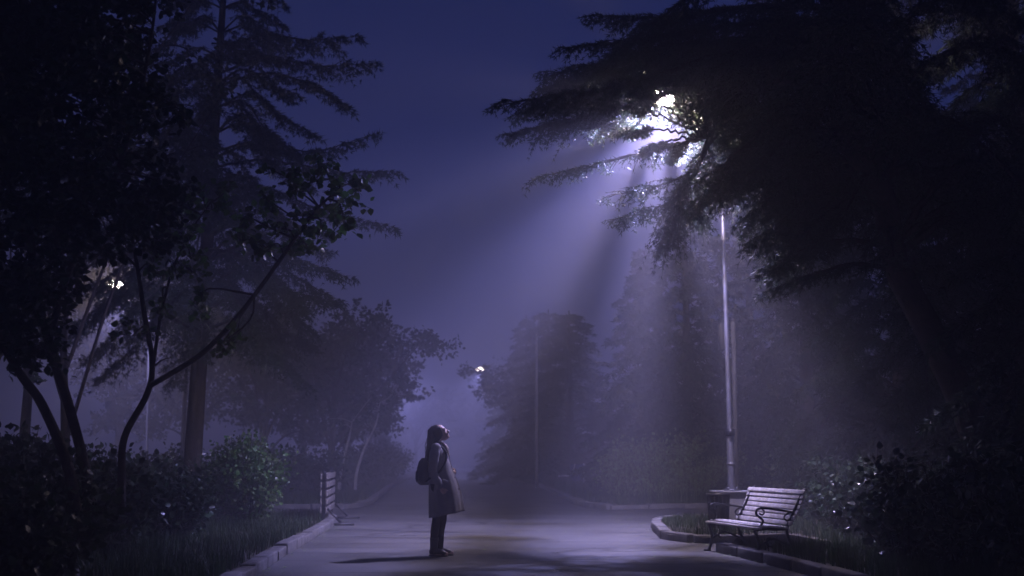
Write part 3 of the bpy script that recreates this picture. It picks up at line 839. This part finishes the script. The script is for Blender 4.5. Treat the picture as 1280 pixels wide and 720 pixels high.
# ------------------------------------------------------------------ big dark broadleaf at the left edge
def left_mass():
    rng = np.random.default_rng(8); w, f = MB(), MB(); Y = 12.5
    stems = [[(112, 640, Y), (106, 585, Y), (84, 500, Y), (60, 425, Y), (40, 320, Y), (50, 200, Y), (90, 90, Y), (120, -20, Y - .3), (150, -160, Y - .3)],
             [(95, 640, Y - .6), (84, 580, Y - .6), (52, 505, Y - .6), (22, 462, Y - .7), (-20, 380, Y - .9), (-60, 250, Y - 1), (-60, 80, Y - 1)],
             [(60, 425, Y), (90, 330, Y - .3), (140, 230, Y - .5), (170, 140, Y - .6), (190, 40, Y - .7), (200, -60, Y - .8)],
             [(40, 320, Y), (10, 220, Y - .4), (0, 110, Y - .6), (10, 0, Y - .8)]]
    anc = []
    for k, s in enumerate(stems):
        c = spline([P(*q) for q in s], 40); w.tube(c, [.06, .048, .04, .03, .012] if k < 2 else [.036, .022, .01], 8, False); anc.append(c[10 if k < 2 else 4:])
    anc = np.vstack(anc); cen = []
    while len(cen) < 330:
        v = rng.uniform(-170, 470); u = rng.uniform(-130, 235)
        lim = 215 + 25 * math.sin(v / 37) - (0 if v < 250 else (v - 250) * .5)
        if u > lim + rng.normal() * 14:
            continue
        if (u > 90 and 330 < v) or math.hypot(u - 147, v - 357) < 48:
            continue
        cen.append(P(u, v, Y + rng.uniform(-1.6, 1.4)))
    clumps(w, f, anc, cen, .34, 95, .085, rng)
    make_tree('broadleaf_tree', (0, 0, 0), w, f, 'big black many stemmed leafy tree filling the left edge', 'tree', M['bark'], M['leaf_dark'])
left_mass()
# fine twigged tree around the left lamp, and dark trees behind
tw_, tf_ = broadleaf(61, 8.5, 2.6, 2.2, .10, 80, 8, 6, True, .09, .5)
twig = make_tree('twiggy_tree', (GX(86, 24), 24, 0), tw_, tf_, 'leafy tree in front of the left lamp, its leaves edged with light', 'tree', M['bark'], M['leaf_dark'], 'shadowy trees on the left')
for u, Y, sc, r, lb in ((-30, 20, 1.25, 1.2, 'black leafy tree at the left edge behind the many stemmed tree'), (30, 30, 1.3, 2.5, 'shadowy leafy tree left of the left lamp'), (-140, 30, 1.6, 4.0, 'leafy tree deep in the dark beyond the left edge')):
    copy_tree(twig, (GX(u, Y), Y, 0), r, sc, lb)

# ------------------------------------------------------------------ far broadleaf trees either side of the path
fw, ff = broadleaf(71, 6.3, 2.9, 1.2, .17, 95, 10, 8, True, .13, .62)
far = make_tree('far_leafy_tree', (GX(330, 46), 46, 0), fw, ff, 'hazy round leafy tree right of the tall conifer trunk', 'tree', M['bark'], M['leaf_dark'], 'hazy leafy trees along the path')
for u, Y, sc, r, lb in ((415, 43, .98, 1.1, 'hazy leafy tree behind the pale bent saplings'), (436, 52, 1.0, 2.3, 'hazy leafy tree leaning over the left side of the path'), (250, 50, 1.1, 3.1, 'misty leafy tree behind the tall conifer trunk'), (380, 62, 1.25, 4.2, 'faint leafy tree rising between two nearer hazy crowns'), (462, 82, 1.05, 5.1, 'faintest leafy tree at the left far end of the path'), (668, 67, (1.18, 1.1, .9), .7, 'dark round crown over the right side of the far path before the distant lamp'), (150, 52, 1.3, 1.9, 'misty leafy tree behind the left lamp')):
    copy_tree(far, (GX(u, Y), Y, 0), r, sc, lb)
for u, Y, sc, r in ((520, 150, 1.6, .3), (560, 185, 1.7, 1.3), (620, 160, 1.7, 2.0), (440, 120, 1.6, 3.0), (680, 120, 1.8, 4.0)):
    copy_tree(far, (GX(u, Y), Y, 0), r, sc, 'faint leafy tree in the haze at the very end of the path')

# pale saplings
def sapling(pts, label):
    rng = np.random.default_rng(int(pts[0][0])); w, f = MB(), MB()
    c = spline([P(*p) for p in pts], 20); w.tube(c, [.05, .042, .028, .012], 7, False)
    cen = [c[-1] + rng.normal(size=3) * .35 for _ in range(5)]
    clumps(w, f, c[14:], cen, .25, 25, .12, rng, True)
    make_tree('birch_sapling', (0, 0, 0), w, f, label, 'sapling', M['pale_bark'], M['leaf_dark'], 'pale saplings')
sapling([(444, 612, 37), (446, 590, 37), (456, 560, 37), (470, 530, 37), (475, 503, 37)], 'taller pale bent sapling left of the woman')
sapling([(424, 612, 38), (427, 585, 38), (436, 550, 38), (440, 528, 38)], 'shorter pale sapling behind the slatted barrier')

# ------------------------------------------------------------------ shrubs and weeds
def shrub(seed, h, r, nst, leaf, per, simple=False, spread=1.0):
    rng = np.random.default_rng(seed); w, f = MB(), MB()
    for k in range(nst):
        az = rng.uniform(0, math.tau); out = r * math.sqrt(rng.random()) * spread; hh = h * (.55 + .45 * rng.random()) * (1 - .35 * (out / max(r, .01)) ** 2)
        e = np.array([out * math.cos(az), out * math.sin(az), hh])
        q = spline([(e[0] * .15, e[1] * .15, -.05), (e[0] * .6, e[1] * .6, hh * .5), e], 12)
        w.tube(q, [.012, .004], 4, False)
        m = per; x = (.15 + .85 * rng.random(m) ** .7) * 11; j = np.minimum(x.astype(int), 10)
        pos = q[j] + (q[j + 1] - q[j]) * (x - j)[:, None] + rng.normal(size=(m, 3)) * np.array([.09, .09, .06]) * (r / .6)
        dd = nrm(nrm(pos - q[j] + 1e-4) + rand_unit(rng, m) * .6)
        leaves(f, pos, dd, leaf, rng, simple)
    return w, f
def make_shrub(name, loc, wf, label, leafm, group=None, rz=0.0, cat='shrub'):
    root = empty(name, loc, label, cat, group, rz)
    wf[0].build('stems', M['bark'], root, smooth=True); wf[1].build('foliage', leafm, root)
    return root

make_shrub('round_bush', (GX(312, 21.5), 21.5, VZ), shrub(1, 1.62, .72, 80, .075, 60), 'round leafy bush on the grass left of the slatted barrier', M['leaf'])
make_shrub('bush', (GX(222, 18.0), 18.0, VZ), shrub(2, 1.1, .55, 45, .085, 42), 'low broad leaved bush left of the round bush', M['leaf_gloss'])
g1 = 'dark shrubs under the left trees'
base_ls = make_shrub('understorey_shrub', (GX(60, 12.2), 12.2, VZ), shrub(3, 1.3, .7, 55, .09, 40), 'dark leafy shrub in front of the many stemmed trunk', M['leaf_dark'], g1)
for u, Y, sc, r, lb in ((0, 10.5, .85, 1, 'shrub nearest the camera at the lower left edge'), (130, 16, 1.0, 2, 'dark shrub at the foot of the slender crooked tree'), (20, 17, 1.3, 3, 'tall shrub deep in the dark behind the left stems'), (170, 21, 1.1, 4, 'dark shrub before the left lamp post'), (90, 21, 1.25, 5, 'black shrub in the dark left of the left lamp post'), (262, 24.5, .95, 2.7, 'dark shrub at the foot of the tall conifer'), (20, 24, 1.4, 1.7, 'high dark shrub closing the far left edge'), (205, 31.5, 1.2, .6, 'hazy shrub beyond the tall conifer trunk')):
    copy_tree(base_ls, (GX(u, Y), Y, VZ), r, sc, lb)

g2 = 'glossy shrubs on the right'
gl = make_shrub('glossy_shrub', (GX(1130, 14.2), 14.2, VZ), shrub(4, 1.25, .60, 50, .085, 42), 'glossy leaved shrub catching light right of the near bench', M['leaf_gloss'], g2)
for u, Y, sc, r, lb in ((1195, 13.6, 1.0, 1.2, 'glossy shrub before the foot of the leaning trunk'), (1075, 17.5, .95, 2.0, 'dull leafy shrub between the near bench and the glossy shrubs'), (1275, 12.5, 1.1, 3.3, 'dark shrub at the lower right edge'), (1180, 18.5, 1.15, 4.0, 'black shrub behind the foot of the leaning trunk'), (1040, 21.5, 1.0, 5.0, 'dim shrub behind the backrest of the near bench')):
    copy_tree(gl, (GX(u, Y), Y, VZ), r, sc, lb)

g3 = 'tall weedy shrubs along the right kerb'
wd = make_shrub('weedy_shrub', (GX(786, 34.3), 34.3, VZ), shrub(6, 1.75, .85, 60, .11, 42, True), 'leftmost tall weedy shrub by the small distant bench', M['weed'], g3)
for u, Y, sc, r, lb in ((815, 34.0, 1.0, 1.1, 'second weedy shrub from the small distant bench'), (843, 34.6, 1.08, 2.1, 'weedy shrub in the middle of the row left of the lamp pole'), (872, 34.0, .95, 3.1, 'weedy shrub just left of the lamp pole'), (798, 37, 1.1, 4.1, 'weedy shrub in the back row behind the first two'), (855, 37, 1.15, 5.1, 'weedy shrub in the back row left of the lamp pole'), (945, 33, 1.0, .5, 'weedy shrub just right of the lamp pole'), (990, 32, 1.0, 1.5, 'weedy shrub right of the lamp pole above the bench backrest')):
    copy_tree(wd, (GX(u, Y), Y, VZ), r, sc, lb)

g4 = 'undergrowth bushes along the left far kerb'
ug = make_shrub('kerbside_bush', (GX(395, 36.5), 36.5, VZ), shrub(7, 1.5, .95, 55, .12, 42, True), 'dark bush behind the slatted barrier', M['leaf_dark'], g4)
for u, Y, sc, r, lb in ((350, 34.5, 1.05, 1, 'dark bush between the round bush and the slatted barrier'), (430, 41, 1.0, 2, 'dark bush behind the pale saplings'), (455, 48, 1.15, 3, 'hazy bush at the kerb bend left of the woman'), (475, 58, 1.3, 4, 'hazy bush on the left kerb beyond the bend'), (487, 74, 1.5, 5, 'faint bush far along the left kerb'), (300, 36, 1.2, .7, 'dark bush behind the round bush'), (655, 62, 1.2, 1.7, 'hazy bush at the right kerb before the small bench'), (640, 82, 1.5, 2.7, 'faint bush far along the right kerb'), (700, 56, 1.15, 3.6, 'dark bush behind the small distant bench')):
    copy_tree(ug, (GX(u, Y), Y, VZ), r, sc, lb)

# grass: blades nobody could count
def inside(poly_, x, y):
    p = np.asarray(poly_, float); c = np.zeros(len(x), bool); j = len(p) - 1
    for i in range(len(p)):
        xi, yi, xj, yj = p[i, 0], p[i, 1], p[j, 0], p[j, 1]
        hit = ((yi > y) != (yj > y)) & (x < (xj - xi) * (y - yi) / (yj - yi + 1e-12) + xi)
        c ^= hit; j = i
    return c
def blades(mb, poly_, box, n, h, wd_, rng, edge=None):
    x = rng.uniform(box[0], box[1], n); y = rng.uniform(box[2], box[3], n)
    # patchy growth
    pt = np.sin(x * 2.1 + 1.3 * np.sin(y * 1.1)) + np.sin(y * 1.7 + x * .6) + rng.normal(size=n) * .8
    ok = inside(poly_, x, y) & (pt > -1.3); x, y = x[ok], y[ok]; n = len(x); pt = pt[ok]
    b = np.stack([x, y, np.full(n, VZ - .01)], -1); a = rng.uniform(0, math.tau, n)
    o = np.stack([np.cos(a), np.sin(a), 0 * a], -1); sd = np.stack([-np.sin(a), np.cos(a), 0 * a], -1)
    H = (h * (.4 + .8 * rng.random(n)) * (1 + .18 * pt))[:, None]; ln = (rng.random(n) ** 1.5 * .7)[:, None]
    m = b + UP * H * .6 + o * H * ln * .35; t = b + UP * H * (1 - .25 * ln) + o * H * ln
    w = wd_ * .5
    v = np.stack([b - sd * w, b + sd * w, m + sd * w * .8, m - sd * w * .8, t], 1)
    off = (np.arange(n) * 5)[:, None]
    mb.add(v, np.array([0, 1, 2, 3])[None] + off, np.array([3, 2, 4])[None] + off)
rg = np.random.default_rng(77)
gm = MB()
inset = lambda L, d: [(p[0] + d, p[1]) for p in L]
ln_poly = [(p[0] - .12, p[1] - (.15 if p[1] > 24 else 0)) for p in left_near_k] + [(-60, 26), (-60, 1)]
blades(gm, ln_poly, (-9, -2.4, 9, 26), 90000, .17, .009, rg)
lf_poly = [(p[0] - .12, p[1] + .15) for p in left_far_k] + [(-60, 195), (-60, 31)]
blades(gm, lf_poly, (-12, -3.4, 30, 60), 50000, .22, .016, rg)
rf_poly = [(p[0] + .12, p[1] + .15) for p in right_far_k] + [(60, 29.8), (60, 195)]
blades(gm, rf_poly, (.5, 12, 29, 60), 60000, .28, .016, rg)
ie = [(p[0], p[1]) for p in island_k[1:]] + [(4.1, 19.6), (9, 20)]
ic = np.mean(np.array(ie[1:6]), axis=0)
blades(gm, [(p[0] + (.13 if p[0] < 3.3 else 0), p[1] + (-.15 if p[1] > 24 else .12)) for p in ie], (2.3, 9, 18, 25.3), 26000, .12, .009, rg)
rn_poly = [(4.15, 19.6), (4.55, 17.0), (3.5, 16.4), (2.95, 16.6)] + [(p[0] + .14, p[1] + .05) for p in right_near_k[::-1][1:]] + [(60, 1), (60, 25)]
blades(gm, rn_poly, (2.8, 10, 8, 24), 80000, .20, .010, rg)
tag(gm.build('grass', M['grass']), kind='stuff')
wm = MB()
blades(wm, rf_poly, (2.6, 8.5, 32.3, 37), 600, .9, .018, rg)
tag(wm.build('tall_grass', M['weed']), kind='stuff')

# fallen leaves on the asphalt
fl = MB(); n = 1500
x = rg.uniform(-4, 3.6, n); y = 11 + 34 * rg.random(n) ** 1.4
e = rg.random(n) < .6; x = np.where(e, np.where(rg.random(n) < .5, -2.15 - .045 * y + rg.exponential(.25, n), 3.6 - .045 * y - rg.exponential(.3, n)), x)
lv = np.stack([x, y, np.full(n, .012)], -1)
leaves(fl, lv, rand_unit(rg, n), .05, rg, True, upbias=6)
tag(fl.build('fallen_leaves', M['weed']), kind='stuff')

# ------------------------------------------------------------------ the woman
def remesh(mb, name, voxel, smooth_it, material, parent):
    me = mb.mesh(name); o = bpy.data.objects.new(name, me); COL.objects.link(o)
    r = o.modifiers.new('r', 'REMESH'); r.mode = 'VOXEL'; r.voxel_size = voxel; r.use_smooth_shade = True
    s = o.modifiers.new('s', 'SMOOTH'); s.factor = .5; s.iterations = smooth_it
    dg = bpy.context.evaluated_depsgraph_get()
    me2 = bpy.data.meshes.new_from_object(o.evaluated_get(dg))
    o.modifiers.clear(); o.data = me2; bpy.data.meshes.remove(me)
    me2.materials.clear(); me2.materials.append(material); me2.shade_smooth()
    o.parent = parent
    return o

def woman():
    at = G(547, 695)
    root = empty('person', (at[0], at[1], 0), 'woman in a knee length coat standing on the path, looking up at the lamp', 'person', None, math.radians(-3))
    b = MB()
    # torso, front is +x
    b.loft([(.0, 0, .80, .07, .10), (.0, 0, .86, .095, .15), (.0, 0, .94, .098, .155), (0, 0, 1.06, .095, .13), (.005, 0, 1.18, .105, .145), (.0, 0, 1.27, .11, .16), (-.015, 0, 1.34, .085, .15), (-.02, 0, 1.38, .055, .09)], 20)
    b.tube([(-.025, 0, 1.35), (-.012, 0, 1.43), (.0, 0, 1.49)], [.062, .05, .052], 14)
    # head tipped back
    pit = math.radians(-26); R = np.array([[math.cos(pit), 0, math.sin(pit)], [0, 1, 0], [-math.sin(pit), 0, math.cos(pit)]])
    hc = np.array([.018, 0, 1.545])
    def hp(p):
        return hc + R @ np.array(p, float)
    b.ball(hp((-.012, 0, .02)), (.096, .075, .088), M=R)
    b.ball(hp((.028, 0, -.035)), (.066, .058, .085), M=R)
    b.ball(hp((.058, 0, -.090)), (.034, .034, .024), M=R)           # chin
    b.tube([hp((.082, 0, .008)), hp((.097, 0, -.020)), hp((.106, 0, -.036))], [.010, .013, .014], 8)
    b.ball(hp((.106, 0, -.040)), (.016, .017, .010), M=R)
    b.ball(hp((.085, 0, -.066)), (.012, .022, .007), M=R); b.ball(hp((.082, 0, -.077)), (.012, .020, .008), M=R)
    b.ball(hp((.074, 0, .022)), (.016, .048, .012), M=R)            # brow
    for s in (-1, 1):
        b.ball(hp((-.005, s * .074, -.02)), (.018, .010, .030), M=R)
        b.ball(hp((.055, s * .036, -.03)), (.022, .018, .02), M=R)
    # arms
    arms = {-1: [(-.015, -.165, 1.34), (-.03, -.205, 1.20), (-.045, -.215, 1.06), (.01, -.215, .95), (.065, -.205, .845)],
            1: [(-.015, .165, 1.34), (-.03, .21, 1.20), (-.035, .235, 1.08), (.07, .215, 1.05), (.188, .10, 1.045)]}
    for s, a in arms.items():
        b.tube(spline(a, 16), [.050, .045, .040, .036, .027], 12)
        e = np.array(a[-1]); d = nrm(e - np.array(a[-2])); sd = np.array([0, 0, 1.0])
        if s > 0:
            d = nrm(np.array([.12, -.98, -.12]))
        if s < 0:
            sd = nrm(np.array([1.0, 0, .25])); sd = nrm(sd - d * np.dot(sd, d))
        pal = np.cross(d, sd) * (-1 if s < 0 else 1)
        c = e + d * .045
        b.tube([e - d * .01, e + d * .03, e + d * .075], [.024, .031, .027], 10)
        for k, (off, L) in enumerate(((-.027, .058), (-.009, .072), (.009, .078), (.027, .070))):
            r0 = e + d * .07 + sd * off
            k1 = r0 + d * L * .45 + pal * .008; k2 = k1 + d * L * .3 + pal * .016; k3 = k2 + d * L * .2 + pal * .020
            b.tube([r0 - d * .02, r0, k1, k2, k3], [.0095, .0095, .009, .0085, .0065], 8)
        tb = e + d * .02 + sd * .026
        b.tube([tb - sd * .01, tb + sd * .02 + d * .02, tb + sd * .028 + d * .045 + pal * .012, tb + sd * .026 + d * .062 + pal * .02], [.013, .012, .010, .007], 8)
    # legs and feet
    for s, fx in ((-1, -.02), (1, .035)):
        b.tube(spline([(-.005, s * .085, .90), (.005 + fx * .5, s * .085, .70), (.015 + fx, s * .08, .49), (-.012 + fx, s * .08, .30), (-.02 + fx, s * .08, .09), (-.02 + fx, s * .08, .045)], 20), [.084, .068, .048, .046, .036, .034], 14)
        b.tube([(-.065 + fx, s * .08, .04), (.0 + fx, s * .08, .045), (.09 + fx, s * .085, .035), (.16 + fx, s * .088, .028)], [.034, .040, .036, .024], 10)
    body = remesh(b, 'body', .0055, 3, M['skin'], root)
    # eyes
    for s in (-1, 1):
        e = MB(); e.ball(hp((.072, s * .031, -.002)), .012, 12, 8); e.build('eye', M['eye'], root, smooth=True)
    # hair: cap, long fall down the back, lock over the near shoulder
    h = MB()
    rng = np.random.default_rng(3)
    h.ball(hp((-.038, 0, .036)), (.092, .084, .084), 24, 14, M=R)
    h.loft([(-.03, 0, 1.63, .06, .06), (-.055, 0, 1.58, .085, .083), (-.062, 0, 1.52, .080, .090), (-.078, 0, 1.45, .066, .094), (-.095, 0, 1.38, .052, .098), (-.112, 0, 1.31, .040, .10), (-.125, 0, 1.25, .028, .088), (-.13, 0, 1.215, .014, .06)], 48, True, .05, 17)
    for s in (-1, 1):
        for k in range(9):
            x0 = -.055 + k * .010; ph = rng.random() * 6
            q = [hp((x0 + .010, s * (.05 + .003 * k), .088 - .004 * k)), hp((x0 + .0, s * .086, .03)), hp((x0 - .012, s * .09, -.045)), np.array([-.06 + k * .006, s * (.10 + .01 * math.sin(ph)), 1.40]), np.array([-.085 + k * .010, s * (.115 + .012 * math.sin(ph)), 1.32 - .012 * k]), np.array([-.095 + k * .009, s * .105, 1.24 + .012 * math.cos(ph) * k])]
            h.tube(spline(q, 18), [.010, .016, .015, .014, .010, .003], 6)
    hair = remesh(h, 'hair', .006, 2, M['hair'], root)
    st = MB()
    for k in range(70):
        s = 1 if k % 2 else -1; yy = s * rng.uniform(.0, .10); z0 = rng.uniform(1.24, 1.55); o = rng.uniform(.0, .035)
        x0 = np.interp(z0, [1.22, 1.38, 1.5, 1.58], [-.15, -.145, -.14, -.13]) + abs(yy) * .35
        st.tube(spline([(x0, yy, z0), (x0 - o * .4, yy + s * .01, z0 - .06), (x0 - o, yy + s * rng.uniform(-.01, .02), z0 - rng.uniform(.10, .20)), (x0 - o * .4, yy, z0 - rng.uniform(.2, .26))], 10), [.0035, .003, .0015], 3)
    st.build('loose_strands', M['hair'], hair)
    # coat: body shell, sleeves, collar, pocket flaps
    c = MB(); n = 56
    sec = [(-.012, 1.405, .070, .085), (-.012, 1.375, .092, .135), (-.008, 1.345, .108, .178), (.0, 1.30, .123, .195), (.012, 1.22, .130, .192), (.026, 1.14, .140, .185), (.036, 1.06, .152, .184), (.052, .98, .172, .192), (.070, .88, .190, .205), (.084, .78, .204, .218), (.096, .67, .214, .232), (.106, .57, .222, .245), (.110, .515, .224, .248)]
    a = np.linspace(0, math.tau, n, endpoint=False)
    rows = []
    for k, (cx, z, rx, ry) in enumerate(sec):
        u = max(0, (1.12 - z) / .6); g = .048 * u ** 1.1
        w = 1 + g * np.sin(a * 7 + 1.0 + .4 * u) + g * .7 * np.sin(a * 13 + 2.2) - .012 * np.sin(z * 38 + a * 3) * (1 if z > .95 else .3)
        zz = z + .045 * np.cos(a) * u
        rows.append(np.stack([cx + rx * w * np.cos(a), ry * w * np.sin(a), zz], -1))
    V = np.array(rows); m = len(sec)
    # front opening: the lower front edge overlaps and steps out
    q = [[k * n + j, (k + 1) * n + j, (k + 1) * n + (j + 1) % n, k * n + (j + 1) % n] for k in range(m - 1) for j in range(n)]
    c.add(V, q)
    for s, ar in arms.items():
        p = np.array(ar); e = p[-1]; p = np.vstack([p[0] + np.array([.005, -s * .05, .025]), p[:-1], p[-2] + (e - p[-2]) * .97])
        pts = spline(p, 26); rad = np.interp(np.linspace(0, 1, 26), [0, .12, .35, .55, .8, 1], [.045, .068, .062, .058, .052, .050]) + .0035 * np.sin(np.arange(26) * 1.9)
        c.tube(pts, rad, 14, False)
        c.tube([pts[-3] + (pts[-1] - pts[-3]) * .2, pts[-1]], .056, 14, False)   # cuff
    coat = c.build('coat', M['coat'], root, smooth=True)
    sm = coat.modifiers.new('solid', 'SOLIDIFY'); sm.thickness = .010; sm.offset = -1
    ss = coat.modifiers.new('sub', 'SUBSURF'); ss.levels = 1; ss.render_levels = 1
    fl = MB()
    fl.tube(spline([(.130, -.02, 1.30), (.152, -.03, 1.18), (.19, -.03, 1.05), (.245, -.03, .93), (.292, -.028, .78), (.322, -.028, .58)], 20), .008, 6)
    fl.build('front_edge', M['coat'], coat, smooth=True)
    pk = MB(); pk.box((.10, -.205, .93), (.14, .02, .05), M=np.array([[.96, .12, .25], [-.12, .99, 0], [-.25, 0, .96]])); pk.build('pocket_flap', M['coat'], coat, bevel=.006)
    for k in range(4):
        bt = MB(); z = 1.26 - k * .14; x = np.interp(z, [.8, 1.06, 1.18, 1.30], [.285, .188, .163, .128]); bt.ball((x, -.055, z), (.006, .012, .012), 10, 6); bt.build('button', M['boot'], coat, smooth=True)
    col = MB()
    th = np.linspace(.35, math.tau - .35, 26)
    for rr, z, t_ in ((.078, 1.405, .022), (.070, 1.435, .020)):
        col.tube(np.stack([-.012 + rr * np.cos(th), rr * 1.12 * np.sin(th), z - .03 * np.cos(th)], -1), t_, 8)
    col.tube(spline([(.05, -.03, 1.41), (.10, -.05, 1.36), (.128, -.05, 1.28)], 8), [.02, .026, .008], 8)
    col.tube(spline([(.05, .03, 1.41), (.10, .05, 1.36), (.128, .05, 1.28)], 8), [.02, .026, .008], 8)
    col.build('scarf', M['scarf'], root, smooth=True)
    # trousers and boots
    t = MB()
    for s, fx in ((-1, -.02), (1, .035)):
        t.tube(spline([(-.005, s * .085, .90), (.005 + fx * .5, s * .085, .70), (.015 + fx, s * .08, .49), (-.012 + fx, s * .08, .30), (-.02 + fx, s * .08, .12)], 20), [.092, .076, .057, .053, .043], 14)
    t.build('trousers', M['trousers'], root, smooth=True)
    for s, fx in ((-1, -.02), (1, .035)):
        bo = MB()
        bo.tube([(-.015 + fx, s * .08, .235), (-.018 + fx, s * .08, .15), (-.02 + fx, s * .08, .08), (-.02 + fx, s * .08, .03)], [.058, .050, .048, .048], 14)
        bo.tube(spline([(-.075 + fx, s * .08, .048), (-.02 + fx, s * .08, .055), (.06 + fx, s * .084, .052), (.11 + fx, s * .088, .040), (.15 + fx, s * .089, .032)], 14), [.032, .046, .043, .036, .018], 12)
        bt = remesh(bo, 'boot', .007, 3, M['boot'], root)
        so = MB(); so.loft([(.040 + fx, s * .084, .0, .118, .038), (.040 + fx, s * .084, .020, .120, .041)], 20); so.box((-.045 + fx, s * .08, .012), (.07, .07, .024)); so.build('sole', M['iron'], bt)
    # backpack
    bp = empty('backpack', (at[0], at[1], 0), 'dark rounded backpack worn on the back of the woman', 'backpack', None, math.radians(-3))
    k = MB()
    k.loft([(-.175, 0, .885, .055, .11), (-.185, 0, .91, .078, .138), (-.19, 0, 1.0, .086, .145), (-.187, 0, 1.10, .082, .142), (-.178, 0, 1.18, .070, .128), (-.165, 0, 1.225, .045, .09)], 24)
    k.build('pack_body', M['pack'], bp, smooth=True)
    k = MB(); k.loft([(-.255, 0, .92, .022, .09), (-.262, 0, .96, .028, .105), (-.260, 0, 1.05, .026, .10), (-.25, 0, 1.08, .015, .085)], 20); k.build('front_pocket', M['pack'], bp, smooth=True)
    for s in (-1, 1):
        k = MB(); k.tube(spline([(-.13, s * .09, 1.19), (-.10, s * .11, 1.33), (-.02, s * .115, 1.392), (.075, s * .118, 1.34), (.118, s * .125, 1.24), (.06, s * .185, 1.08), (-.06, s * .19, .99), (-.14, s * .13, .93)], 30), .014, 6); k.build('strap', M['pack'], bp, smooth=True)
    k = MB(); k.tube(spline([(-.16, -.03, 1.22), (-.155, -.02, 1.262), (-.155, .02, 1.262), (-.16, .03, 1.22)], 10), .008, 6); k.build('grab_handle', M['pack'], bp, smooth=True)
woman()
